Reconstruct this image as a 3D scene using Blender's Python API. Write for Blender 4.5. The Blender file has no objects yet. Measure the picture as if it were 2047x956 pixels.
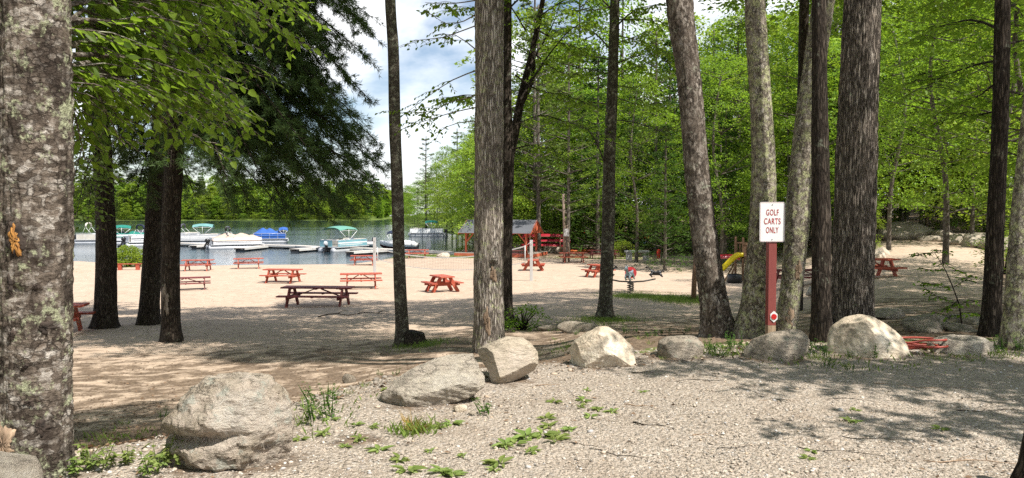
import bpy, bmesh, math, random
import numpy as np
from mathutils import Vector, Matrix, noise as mnoise

SC = bpy.context.scene
COL = SC.collection
R = math.radians
# ------------------------------------------------------------------ camera
F = 1517.0                      # focal length in pixels of the 2047 px wide photograph
PITCH = math.atan(57.0 / F)     # the camera looks slightly down
CAM = Vector((0.0, 0.0, 1.5))
cam_data = bpy.data.cameras.new('camera')
cam = bpy.data.objects.new('camera', cam_data)
COL.objects.link(cam)
cam.location = CAM
cam.rotation_euler = (math.pi / 2 - PITCH, 0, 0)
cam_data.sensor_fit = 'HORIZONTAL'
cam_data.angle = 2 * math.atan(1023.5 / F)
cam_data.clip_start = 0.05
cam_data.clip_end = 3000
SC.camera = cam
# ------------------------------------------------------------------ light
SUN_EL, SUN_AZ = R(55), R(50)   # azimuth: from straight behind the camera round to the right
S_DIR = Vector((math.cos(SUN_EL) * math.sin(SUN_AZ), -math.cos(SUN_EL) * math.cos(SUN_AZ), math.sin(SUN_EL)))
sun_data = bpy.data.lights.new('sun', 'SUN')
sun_data.energy = 5.0
sun_data.angle = R(0.53)
sun_data.color = (1.0, 0.955, 0.89)
sun = bpy.data.objects.new('sun', sun_data)
COL.objects.link(sun)
sun.rotation_euler = S_DIR.to_track_quat('Z', 'Y').to_euler()
sun.location = (10, -10, 40)
W = bpy.data.worlds.new('World')
SC.world = W
W.use_nodes = True
nt = W.node_tree
nt.nodes.clear()
wo = nt.nodes.new('ShaderNodeOutputWorld')
bg = nt.nodes.new('ShaderNodeBackground')
bg.inputs['Strength'].default_value = 0.09
sky = nt.nodes.new('ShaderNodeTexSky')
sky.sky_type = 'NISHITA'
sky.sun_disc = False
sky.sun_elevation = SUN_EL
sky.sun_rotation = math.atan2(S_DIR.x, S_DIR.y)
sky.air_density = 1.0
sky.dust_density = 0.6
tc = nt.nodes.new('ShaderNodeTexCoord')
mp = nt.nodes.new('ShaderNodeMapping')
mp.inputs['Scale'].default_value = (1.0, 1.0, 2.2)
mp.inputs['Location'].default_value = (0.35, 0.1, 0.0)
n1 = nt.nodes.new('ShaderNodeTexNoise')
n1.inputs['Scale'].default_value = 2.6
n1.inputs['Detail'].default_value = 9
n1.inputs['Roughness'].default_value = 0.55
n1.inputs['Distortion'].default_value = 0.3
rp = nt.nodes.new('ShaderNodeValToRGB')
rp.color_ramp.elements[0].position = 0.385
rp.color_ramp.elements[0].color = (0, 0, 0, 1)
rp.color_ramp.elements[1].position = 0.56
rp.color_ramp.elements[1].color = (1, 1, 1, 1)
n2 = nt.nodes.new('ShaderNodeTexNoise')
n2.inputs['Scale'].default_value = 4.0
n2.inputs['Detail'].default_value = 6
rc = nt.nodes.new('ShaderNodeValToRGB')
rc.color_ramp.elements[0].position = 0.33
rc.color_ramp.elements[0].color = (8.6, 9.0, 9.6, 1)
rc.color_ramp.elements[1].position = 0.62
rc.color_ramp.elements[1].color = (10.6, 10.7, 10.9, 1)
mx = nt.nodes.new('ShaderNodeMix')
mx.data_type = 'RGBA'
L = nt.links.new
L(tc.outputs['Generated'], mp.inputs['Vector'])
L(mp.outputs['Vector'], n1.inputs['Vector'])
L(mp.outputs['Vector'], n2.inputs['Vector'])
L(n1.outputs['Fac'], rp.inputs['Fac'])
L(n2.outputs['Fac'], rc.inputs['Fac'])
sz = nt.nodes.new('ShaderNodeSeparateXYZ')
zr = nt.nodes.new('ShaderNodeMapRange')      # clouds crowd towards the horizon, the zenith is clearer
zr.inputs['From Min'].default_value = 0.28; zr.inputs['From Max'].default_value = 0.6
zr.inputs['To Min'].default_value = 1.0; zr.inputs['To Max'].default_value = 0.25
cf = nt.nodes.new('ShaderNodeMath'); cf.operation = 'MULTIPLY'
L(tc.outputs['Generated'], sz.inputs[0]); L(sz.outputs[2], zr.inputs['Value'])
L(rp.outputs['Color'], cf.inputs[0]); L(zr.outputs[0], cf.inputs[1])
L(cf.outputs[0], mx.inputs['Factor'])
L(sky.outputs['Color'], mx.inputs['A'])
L(rc.outputs['Color'], mx.inputs['B'])
L(mx.outputs['Result'], bg.inputs['Color'])
L(bg.outputs['Background'], wo.inputs['Surface'])
# ------------------------------------------------------------------ exposure and engine
SC.view_settings.view_transform = 'Standard'
SC.view_settings.look = 'None'
SC.view_settings.gamma = 1.0
SC.view_settings.use_curve_mapping = False
SC.view_settings.exposure = 0.66
SC.render.engine = 'CYCLES'
cy = SC.cycles
cy.use_denoising = False
cy.max_bounces = 6
cy.diffuse_bounces = 3
cy.glossy_bounces = 2
cy.transmission_bounces = 3
cy.transparent_max_bounces = 6
cy.caustics_reflective = False
cy.caustics_refractive = False
cy.sample_clamp_indirect = 4.0
cy.use_adaptive_sampling = True
cy.adaptive_threshold = 0.008

# ------------------------------------------------------------------ helpers: pixels of the photograph to places on the ground
def ray(px, py):
    a = (px - 1023.5) / F
    b = (478.0 - py) / F
    y = math.cos(PITCH) + b * math.sin(PITCH)
    z = -math.sin(PITCH) + b * math.cos(PITCH)
    return Vector((a / y, 1.0, z / y))
def P(px, py, Y):
    return CAM + ray(px, py) * Y
def PX(px, z, Y):               # the point at depth Y and height z seen in picture column px
    py = 478.0
    for _ in range(4):
        d = ray(px, py)
        py -= (z - (CAM.z + d.z * Y)) / Y * F
    return P(px, py, Y)
def sstep(a, b, x):
    t = np.clip((x - a) / (b - a), 0, 1)
    return t * t * (3 - 2 * t)
WATER = -2.95
EX = [-60, -6, -4, -2.7, -2.3, -1.7, -1.2, 0.4, 2.3, 3.5, 6, 60]
EY = [2.0, 3.4, 4.2, 4.75, 5.1, 6.1, 6.9, 7.6, 8.2, 8.5, 8.7, 9.5]
SHORE1 = [(-900, -60), (-900, 62), (-400, 62), (-60, 65), (-44, 66), (-39, 67), (-32.5, 64), (-26.5, 60.5), (-22, 62), (-17.3, 62.5), (-13.3, 63), (-11.8, 68),
          (-10, 77), (-6, 84), (-4, 92), (-8, 130), (-20, 175), (-33, 235), (-48, 330), (-75, 520), (-110, 900), (900, 900), (900, -60)]
SHORE2 = [(-900, 320), (-260, 338), (-200, 346), (-150, 340), (-110, 352), (-90, 345), (-62, 352), (-66, 420), (-96, 600), (-150, 900), (-900, 900)]
def sdist(poly, x, y):
    x = np.asarray(x, float); y = np.asarray(y, float)
    d2 = np.full(x.shape, 1e12)
    inside = np.zeros(x.shape, bool)
    n = len(poly)
    for i in range(n):
        ax, ay = poly[i]; bx, by = poly[(i + 1) % n]
        ex, ey = bx - ax, by - ay
        t = np.clip(((x - ax) * ex + (y - ay) * ey) / (ex * ex + ey * ey), 0, 1)
        d2 = np.minimum(d2, (x - ax - t * ex) ** 2 + (y - ay - t * ey) ** 2)
        if ey != 0:
            c = ((ay > y) != (by > y)) & (x < ex * (y - ay) / ey + ax)
            inside ^= c
    d = np.sqrt(d2)
    return np.where(inside, d, -d)
def wob(x, y, s, k=0):          # cheap smooth noise, about -1..1
    return (np.sin(x / s + 1.3 * k + 1.7 * np.sin(y / s * .83 + k)) + np.sin(y / s * 1.21 + 2.1 * k + 1.3 * np.sin(x / s * .71 - k))
            + .6 * np.sin((x + y) / s * 1.9 + k * .7) + .5 * np.sin((x - 1.4 * y) / s * 2.7 + k)) / 2.6
def edge_d(x, y):
    return y - np.interp(x, EX, EY)
def zt(x, y):
    x = np.asarray(x, float); y = np.asarray(y, float)
    d = edge_d(x, y)
    gl = np.interp(d, [-9, 0, .4, 1, 2, 3.5, 6.5, 9.5, 18, 27, 38, 53, 75, 100, 130, 300], [0, .03, .12, .33, .52, .75, 1.05, 1.27, 1.8, 2.25, 2.55, 2.8, 2.82, 2.6, 2.0, 0.5])
    gm = np.interp(d, [0, 1, 2, 4, 7, 12, 18, 27, 38, 53, 75, 100, 130, 300], [0, .08, .2, .5, .95, 1.45, 1.8, 2.25, 2.55, 2.8, 2.82, 2.4, 1.6, -2])
    gr = np.interp(d, [0, 1, 2, 5.3, 10, 19, 28, 42, 52, 72, 110, 300], [0, .08, .2, .52, .8, 1.06, 1.05, .77, .4, -1, -3, -8])
    w2 = sstep(.3, 1.8, x)
    w = sstep(.3, .52, x / np.maximum(y, 5.))
    g = gl * (1 - w2) + gm * w2
    g = g * (1 - w) + gr * w
    out = sstep(.2, 3, d)
    z = -g + out * .035 * wob(x, y, 1.3) * sstep(80, 20, y) + .008 * wob(x, y, .35, 2) + out * .06 * wob(x, y, 4.5, 3)
    sd = sdist(SHORE1, x, y)
    b = WATER + np.where(sd > 0, .075 * sd, .12 * sd)
    k = .15
    h = np.clip(.5 + .5 * (b - z) / k, 0, 1)
    z1 = b * (1 - h) + z * h - k * h * (1 - h)
    z1 = np.where(y < 30, z, z1)
    s2 = sdist(SHORE2, x, y)
    z2 = np.where(s2 > 0, WATER + 9 * (1 - np.exp(-np.maximum(s2, 0) / 70.)), WATER + .12 * s2)
    return np.maximum(np.maximum(z1, z2), WATER - 4)
def gz(x, y):
    return float(zt(np.array([x]), np.array([y]))[0])
def G(px, py):                  # where the view ray through a pixel meets the ground
    d = ray(px, py)
    Y = np.concatenate([np.arange(2.5, 40, .02), np.arange(40, 420, .1)])
    z = CAM.z + d.z * Y
    h = z - zt(d.x * Y, Y)
    i = np.where(h <= 0)[0]
    y = float(Y[i[0]]) if len(i) else 200.
    return Vector((d.x * y, y, gz(d.x * y, y)))
def GY(px, Y):                  # ground at picture column px and depth Y
    x = ray(px, 421).x * Y
    return Vector((x, Y, gz(x, Y)))

# ------------------------------------------------------------------ helpers: objects
def tag(o, label=None, cat=None, group=None, kind=None):
    if label: o['label'] = label
    if cat: o['category'] = cat
    if group: o['group'] = group
    if kind: o['kind'] = kind
    return o
def empty(name, loc, label, cat, group=None, rz=0.0, scale=1.0):
    o = bpy.data.objects.new(name, None)
    COL.objects.link(o)
    o.location = loc
    o.rotation_euler = (0, 0, rz)
    o.scale = (scale,) * 3
    o.empty_display_size = .2
    return tag(o, label, cat, group)
def link(name, me, parent=None, loc=None):
    o = bpy.data.objects.new(name, me)
    COL.objects.link(o)
    if parent: o.parent = parent
    if loc is not None: o.location = loc
    return o
KIDS = {}
def dup(root, loc, rz, label=None, group=None, scale=None, cat=None):
    def rec(o, par):
        c = o.copy()
        COL.objects.link(c)
        c.parent = par
        for ch in list(o.children): rec(ch, c)
        return c
    r = rec(root, None)
    r.location = loc
    r.rotation_euler = (0, 0, rz)
    if scale is not None:
        r.scale = scale if hasattr(scale, '__len__') else (scale,) * 3
    tag(r, label, cat, group)
    return r
def raw_mesh(name, V, quads=None, tris=None, mat=None, smooth=False):
    me = bpy.data.meshes.new(name)
    V = np.asarray(V, np.float32)
    me.vertices.add(len(V))
    me.vertices.foreach_set('co', V.ravel())
    loops, starts = [], []
    s = 0
    if quads is not None and len(quads):
        q = np.asarray(quads, np.int32)
        loops.append(q.ravel()); starts.append(np.arange(len(q)) * 4); s = q.size
    if tris is not None and len(tris):
        t = np.asarray(tris, np.int32)
        loops.append(t.ravel()); starts.append(s + np.arange(len(t)) * 3)
    lp = np.concatenate(loops).astype(np.int32)
    st = np.concatenate(starts).astype(np.int32)
    me.loops.add(len(lp))
    me.loops.foreach_set('vertex_index', lp)
    me.polygons.add(len(st))
    me.polygons.foreach_set('loop_start', st)
    if smooth: me.polygons.foreach_set('use_smooth', np.ones(len(st), bool))
    me.update(calc_edges=True)
    if mat: me.materials.append(mat)
    return me
def frame(d):
    d = d.normalized()
    u = d.cross(Vector((0, 0, 1)))
    if u.length < 1e-3: u = Vector((1, 0, 0))
    u.normalize()
    return d, u, u.cross(d).normalized()
class MB:
    def __init__(s): s.v = []; s.f = []; s.sm = []
    def add(s, vs, fs, smooth=False):
        n = len(s.v)
        s.v += [tuple(v) for v in vs]
        s.f += [tuple(n + i for i in f) for f in fs]
        s.sm += [smooth] * len(fs)
    def box(s, c, size, rz=0.0, M=None, taper=1.0):
        hx, hy, hz = size[0] / 2, size[1] / 2, size[2] / 2
        vs = []
        for z, t in ((-hz, 1.0), (hz, taper)):
            for x, y in ((-hx, -hy), (hx, -hy), (hx, hy), (-hx, hy)):
                vs.append(Vector((x * t, y * t, z)))
        m = M or Matrix.Rotation(rz, 3, 'Z')
        c = Vector(c)
        s.add([m @ v + c for v in vs], [(0, 3, 2, 1), (4, 5, 6, 7), (0, 1, 5, 4), (1, 2, 6, 5), (2, 3, 7, 6), (3, 0, 4, 7)])
    def bar(s, a, b, w, h, up=(0, 0, 1)):   # board from a to b; w across, h along 'up'
        a, b, up = Vector(a), Vector(b), Vector(up)
        d = (b - a).normalized()
        u = d.cross(up)
        if u.length < 1e-4: u = d.cross(Vector((0, 1, 0)))
        u.normalize()
        t = u.cross(d).normalized()
        vs = [p + u * x * w / 2 + t * y * h / 2 for p in (a, b) for x, y in ((-1, -1), (1, -1), (1, 1), (-1, 1))]
        s.add(vs, [(0, 1, 2, 3), (7, 6, 5, 4), (0, 4, 5, 1), (1, 5, 6, 2), (2, 6, 7, 3), (3, 7, 4, 0)])
    def tube(s, pts, rad, n=8, cap=True, smooth=True):
        pts = [Vector(p) for p in pts]
        if not hasattr(rad, '__len__'): rad = [rad] * len(pts)
        vs, fs = [], []
        pu = None
        for i, p in enumerate(pts):
            d = (pts[min(i + 1, len(pts) - 1)] - pts[max(i - 1, 0)])
            d, u, w = frame(d)
            if pu is not None:
                u = (pu - d * pu.dot(d))
                if u.length < 1e-4: _, u, _ = frame(d)
                u.normalize(); w = u.cross(d)
            pu = u
            for k in range(n):
                a = 2 * math.pi * k / n
                vs.append(p + (u * math.cos(a) + w * math.sin(a)) * rad[i])
        for i in range(len(pts) - 1):
            for k in range(n):
                a, b = i * n + k, i * n + (k + 1) % n
                fs.append((a, b, b + n, a + n))
        if cap:
            fs.append(tuple(range(n - 1, -1, -1)))
            fs.append(tuple(range((len(pts) - 1) * n, len(pts) * n)))
        s.add(vs, fs, smooth)
    def loft(s, rings, closed=True, cap=True, smooth=True):
        n = len(rings[0])
        vs = [p for r in rings for p in r]
        fs = []
        for i in range(len(rings) - 1):
            for k in range(n if closed else n - 1):
                a, b = i * n + k, i * n + (k + 1) % n
                fs.append((a, b, b + n, a + n))
        if cap:
            fs.append(tuple(range(n - 1, -1, -1)))
            fs.append(tuple(range((len(rings) - 1) * n, len(rings) * n)))
        s.add(vs, fs, smooth)
    def prism(s, poly, a, b, smooth=False):  # polygon points (Vector 3) extruded by vector from a to b offsets
        a, b = Vector(a), Vector(b)
        n = len(poly)
        vs = [Vector(p) + a for p in poly] + [Vector(p) + b for p in poly]
        fs = [tuple(range(n - 1, -1, -1)), tuple(range(n, 2 * n))] + [(i, (i + 1) % n, n + (i + 1) % n, n + i) for i in range(n)]
        s.add(vs, fs, smooth)
    def disc(s, c, nrm, r, th, n=20):
        c = Vector(c); nrm = Vector(nrm).normalized()
        s.tube([c - nrm * th / 2, c + nrm * th / 2], r, n, True, False)
    def sphere(s, c, r, sub=2, sq=(1, 1, 1)):
        bm = bmesh.new()
        bmesh.ops.create_icosphere(bm, subdivisions=sub, radius=1)
        vs = [(Vector(c) + Vector((v.co.x * r * sq[0], v.co.y * r * sq[1], v.co.z * r * sq[2]))) for v in bm.verts]
        fs = [[v.index for v in f.verts] for f in bm.faces]
        bm.free()
        s.add(vs, fs, True)
    def mesh(s, name, mat, bevel=0.0):
        me = bpy.data.meshes.new(name)
        me.from_pydata(s.v, [], s.f)
        me.polygons.foreach_set('use_smooth', s.sm)
        bm = bmesh.new(); bm.from_mesh(me)
        if bevel:
            es = [e for e in bm.edges if len(e.link_faces) == 2 and e.calc_face_angle(0) > .6]
            bmesh.ops.bevel(bm, geom=es, offset=bevel, segments=1, affect='EDGES')
        bmesh.ops.recalc_face_normals(bm, faces=bm.faces)
        bm.to_mesh(me); bm.free()
        me.update()
        if mat: me.materials.append(mat)
        return me
    def build(s, name, mat, parent=None, bevel=0.0, loc=None):
        return link(name, s.mesh(name, mat, bevel), parent, loc)
# ------------------------------------------------------------------ materials
def new_mat(name):
    m = bpy.data.materials.new(name)
    m.use_nodes = True
    t = m.node_tree
    return m, t, t.nodes['Principled BSDF'], t.nodes['Material Output']
def nd(t, typ, **kw):
    n = t.nodes.new(typ)
    for k, v in kw.items():
        if k in n.inputs: n.inputs[k].default_value = v
        else: setattr(n, k, v)
    return n
def ramp(t, fac, stops):
    r = t.nodes.new('ShaderNodeValToRGB')
    el = r.color_ramp.elements
    el[0].position, el[0].color = stops[0][0], (*stops[0][1], 1)
    el[1].position, el[1].color = stops[-1][0], (*stops[-1][1], 1)
    for p, c in stops[1:-1]:
        e = el.new(p); e.color = (*c, 1)
    t.links.new(fac, r.inputs['Fac'])
    return r.outputs['Color']
def grey(a): return (a, a, a)
def mixc(t, fac, a, b, blend='MIX'):
    m = t.nodes.new('ShaderNodeMix')
    m.data_type = 'RGBA'; m.blend_type = blend
    for key, val in (('Factor', fac), ('A', a), ('B', b)):
        s = m.inputs[key]
        if isinstance(val, bpy.types.NodeSocket): t.links.new(val, s)
        elif isinstance(val, (int, float)): s.default_value = val
        else: s.default_value = (*val, 1)
    return m.outputs['Result']
def math_n(t, op, a, b=None, clamp=False):
    m = t.nodes.new('ShaderNodeMath'); m.operation = op; m.use_clamp = clamp
    for i, v in enumerate((a, b)):
        if v is None: continue
        if isinstance(v, bpy.types.NodeSocket): t.links.new(v, m.inputs[i])
        else: m.inputs[i].default_value = v
    return m.outputs[0]
def coords(t, scale=(1, 1, 1), out='Object'):
    c = t.nodes.new('ShaderNodeTexCoord')
    m = t.nodes.new('ShaderNodeMapping')
    m.inputs['Scale'].default_value = scale
    t.links.new(c.outputs[out], m.inputs['Vector'])
    return m.outputs['Vector']
def noise(t, vec, scale, detail=5, rough=.55, dist=0):
    n = nd(t, 'ShaderNodeTexNoise', Scale=scale, Detail=detail, Roughness=rough, Distortion=dist)
    t.links.new(vec, n.inputs['Vector'])
    return n.outputs['Fac']
def voro(t, vec, scale, feature='F1', out='Distance', rnd=1.0):
    n = t.nodes.new('ShaderNodeTexVoronoi'); n.feature = feature
    n.inputs['Scale'].default_value = scale
    n.inputs['Randomness'].default_value = rnd
    t.links.new(vec, n.inputs['Vector'])
    return n.outputs[out]
def bump(t, height, strength, dist, bsdf):
    b = nd(t, 'ShaderNodeBump', Strength=strength, Distance=dist)
    t.links.new(height, b.inputs['Height'])
    t.links.new(b.outputs['Normal'], bsdf.inputs['Normal'])
def paint(name, c1, c2=None, scale=3.0, rough=.5, bmp=0.0, stretch=(1, 1, 1), metal=0.0, bscale=30, spec=.4):
    m, t, b, o = new_mat(name)
    c2 = c2 or tuple(x * .78 for x in c1)
    v = coords(t, stretch)
    f = noise(t, v, scale, 6, .6)
    t.links.new(ramp(t, f, [(.3, c2), (.68, c1)]), b.inputs['Base Color'])
    b.inputs['Roughness'].default_value = rough
    b.inputs['Metallic'].default_value = metal
    b.inputs['Specular IOR Level'].default_value = spec
    if bmp: bump(t, noise(t, v, bscale, 4, .6), bmp, .01, b)
    return m
def leaf_mat(name, a, b_, trans, tfac=.38, rough=.5, objvar=.36):
    m, t, b, o = new_mat(name)
    g = t.nodes.new('ShaderNodeNewGeometry')
    oi = t.nodes.new('ShaderNodeObjectInfo')
    c = ramp(t, g.outputs['Random Per Island'], [(0, a), (1, b_)])
    hv = nd(t, 'ShaderNodeHueSaturation')
    mr = nd(t, 'ShaderNodeMapRange'); mr.inputs['To Min'].default_value = 1 - objvar; mr.inputs['To Max'].default_value = 1 + objvar
    t.links.new(oi.outputs['Random'], mr.inputs['Value'])
    t.links.new(mr.outputs[0], hv.inputs['Value'])
    mh = nd(t, 'ShaderNodeMapRange'); mh.inputs['To Min'].default_value = .485; mh.inputs['To Max'].default_value = .51
    t.links.new(oi.outputs['Random'], mh.inputs['Value'])
    t.links.new(mh.outputs[0], hv.inputs['Hue'])
    t.links.new(c, hv.inputs['Color'])
    t.links.new(hv.outputs['Color'], b.inputs['Base Color'])
    b.inputs['Roughness'].default_value = rough
    b.inputs['Specular IOR Level'].default_value = .22
    tr = t.nodes.new('ShaderNodeBsdfTranslucent')
    tr.inputs['Color'].default_value = (*trans, 1)
    ms = t.nodes.new('ShaderNodeMixShader'); ms.inputs[0].default_value = tfac
    t.links.new(b.outputs[0], ms.inputs[1]); t.links.new(tr.outputs[0], ms.inputs[2])
    t.links.new(ms.outputs[0], o.inputs['Surface'])
    return m
def bark_mat(name, dark, mid, light, lichen=(.36, .40, .28), lich=.5, scale=14., stretch=.22, bmp=.6, dist=.02, lscale=6., plates=False, patch=0.):
    m, t, b, o = new_mat(name)
    v = coords(t, (1, 1, stretch))
    v1 = coords(t, (1, 1, 1))
    big = noise(t, v1, 2.2, 4, .6)
    f = noise(t, v, scale, 8, .68, .4)
    if plates:
        # small lifting flakes: warped cells, only some of their edges open
        wn = nd(t, 'ShaderNodeTexNoise', Scale=scale * .6, Detail=6, Roughness=.7)
        t.links.new(v, wn.inputs['Vector'])
        va = t.nodes.new('ShaderNodeVectorMath'); va.operation = 'MULTIPLY_ADD'
        t.links.new(wn.outputs['Color'], va.inputs[0]); va.inputs[1].default_value = (.11, .11, .11); t.links.new(v, va.inputs[2])
        e = voro(t, va.outputs[0], scale * 1.5, 'DISTANCE_TO_EDGE')
        cell = voro(t, va.outputs[0], scale * 1.5, 'F1', 'Color')
        cs = t.nodes.new('ShaderNodeSeparateColor'); t.links.new(cell, cs.inputs[0])
        n = nd(t, 'ShaderNodeMapRange'); n.inputs['From Max'].default_value = .11
        t.links.new(e, n.inputs['Value'])
        op = ramp(t, noise(t, v, scale * .35, 5, .65), [(.42, grey(1)), (.62, grey(.15))])
        crack = math_n(t, 'MAXIMUM', n.outputs[0], op)
        f = math_n(t, 'ADD', math_n(t, 'MULTIPLY', f, .72), math_n(t, 'MULTIPLY', cs.outputs[0], .28))
        h = math_n(t, 'ADD', math_n(t, 'MULTIPLY', crack, .5), math_n(t, 'MULTIPLY', f, 1.3))
    else:
        wn = nd(t, 'ShaderNodeTexNoise', Scale=scale * .35, Detail=6, Roughness=.7)
        t.links.new(v, wn.inputs['Vector'])
        va = t.nodes.new('ShaderNodeVectorMath'); va.operation = 'MULTIPLY_ADD'
        t.links.new(wn.outputs['Color'], va.inputs[0]); va.inputs[1].default_value = (.05, .05, .05); t.links.new(v, va.inputs[2])
        e = voro(t, va.outputs[0], scale, 'DISTANCE_TO_EDGE')
        cell = voro(t, va.outputs[0], scale, 'F1', 'Color')
        cs = t.nodes.new('ShaderNodeSeparateColor'); t.links.new(cell, cs.inputs[0])
        n = nd(t, 'ShaderNodeMapRange'); n.inputs['From Max'].default_value = .2
        t.links.new(e, n.inputs['Value']); crack = n.outputs[0]
        f = noise(t, coords(t, (1, 1, max(stretch, .3))), scale * 1.3, 8, .7, .3)
        f = math_n(t, 'ADD', math_n(t, 'MULTIPLY', f, .75), math_n(t, 'MULTIPLY', cs.outputs[0], .25))
        h = math_n(t, 'ADD', math_n(t, 'MULTIPLY', crack, .9), math_n(t, 'MULTIPLY', f, .8))
    c = ramp(t, f, [(.3, dark), (.5, mid), (.72, light)])
    c = mixc(t, math_n(t, 'SUBTRACT', 1.0, crack), c, dark)
    c = mixc(t, ramp(t, big, [(.35, grey(0)), (.65, grey(.45))]), c, mid)
    if patch: c = mixc(t, ramp(t, noise(t, coords(t, (1, 1, .45)), 5.5, 7, .68), [(.47, grey(0)), (.6, grey(patch))]), c, tuple(x * 1.3 for x in dark))
    ln = noise(t, v1, lscale, 7, .7)
    ln2 = noise(t, v1, lscale * 6, 4, .6)
    lf = math_n(t, 'ADD', math_n(t, 'MULTIPLY', ln, .7), math_n(t, 'MULTIPLY', ln2, .3))
    th = .62 - .16 * lich
    lm = ramp(t, lf, [(th, grey(0)), (th + .06, grey(.85))])
    c = mixc(t, lm, c, lichen)
    t.links.new(c, b.inputs['Base Color'])
    b.inputs['Roughness'].default_value = .9
    b.inputs['Specular IOR Level'].default_value = .15
    bump(t, h, bmp, dist, b)
    return m
def rock_mat(name, c1, c2, c3, scale=2.5, strata=0.0, rough=.85, lich=None, bmp=.5, tilt=.3):
    m, t, b, o = new_mat(name)
    v1 = coords(t, (1, 1, 1))
    v = coords(t, (1, 1, 1 + strata * 4))
    f = noise(t, v1, scale, 6, .6)
    g = noise(t, v, scale * 5, 8, .72, .5)
    fi = noise(t, v, scale * 26, 5, .7)
    c = ramp(t, f, [(.3, c1), (.52, c2), (.72, c3)])
    c = mixc(t, ramp(t, g, [(.34, grey(.5)), (.52, grey(0))]), c, tuple(x * .6 for x in c1))
    c = mixc(t, .35, c, ramp(t, fi, [(.32, grey(.10)), (.7, grey(.62))]), 'OVERLAY')
    if lich:
        ln = noise(t, v1, scale * 3.5, 7, .72)
        c = mixc(t, ramp(t, ln, [(.56, grey(0)), (.62, grey(.7))]), c, lich)
    t.links.new(c, b.inputs['Base Color'])
    b.inputs['Roughness'].default_value = rough
    b.inputs['Specular IOR Level'].default_value = .25
    wn = nd(t, 'ShaderNodeTexNoise', Scale=scale * 1.4, Detail=7, Roughness=.7)
    t.links.new(v, wn.inputs['Vector'])
    va = t.nodes.new('ShaderNodeVectorMath'); va.operation = 'MULTIPLY_ADD'
    t.links.new(wn.outputs['Color'], va.inputs[0]); va.inputs[1].default_value = (.5, .5, .5); t.links.new(v, va.inputs[2])
    e = voro(t, va.outputs[0], scale * 1.7, 'DISTANCE_TO_EDGE')
    ck = ramp(t, e, [(0, grey(0)), (.035, grey(1))])
    op = ramp(t, noise(t, v1, scale * 1.1, 4, .6), [(.46, grey(0)), (.56, grey(1))])
    ck = math_n(t, 'MAXIMUM', ck, op)
    c = mixc(t, math_n(t, 'MULTIPLY', math_n(t, 'SUBTRACT', 1.0, ck), .6), c, tuple(x * .35 for x in c1))
    t.links.new(c, b.inputs['Base Color'])
    h = math_n(t, 'ADD', math_n(t, 'MULTIPLY', g, 1.4), math_n(t, 'ADD', math_n(t, 'MULTIPLY', fi, .45), math_n(t, 'MULTIPLY', ck, .35)))
    bump(t, h, min(1.0, bmp * 1.3), .045, b)
    return m
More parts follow.
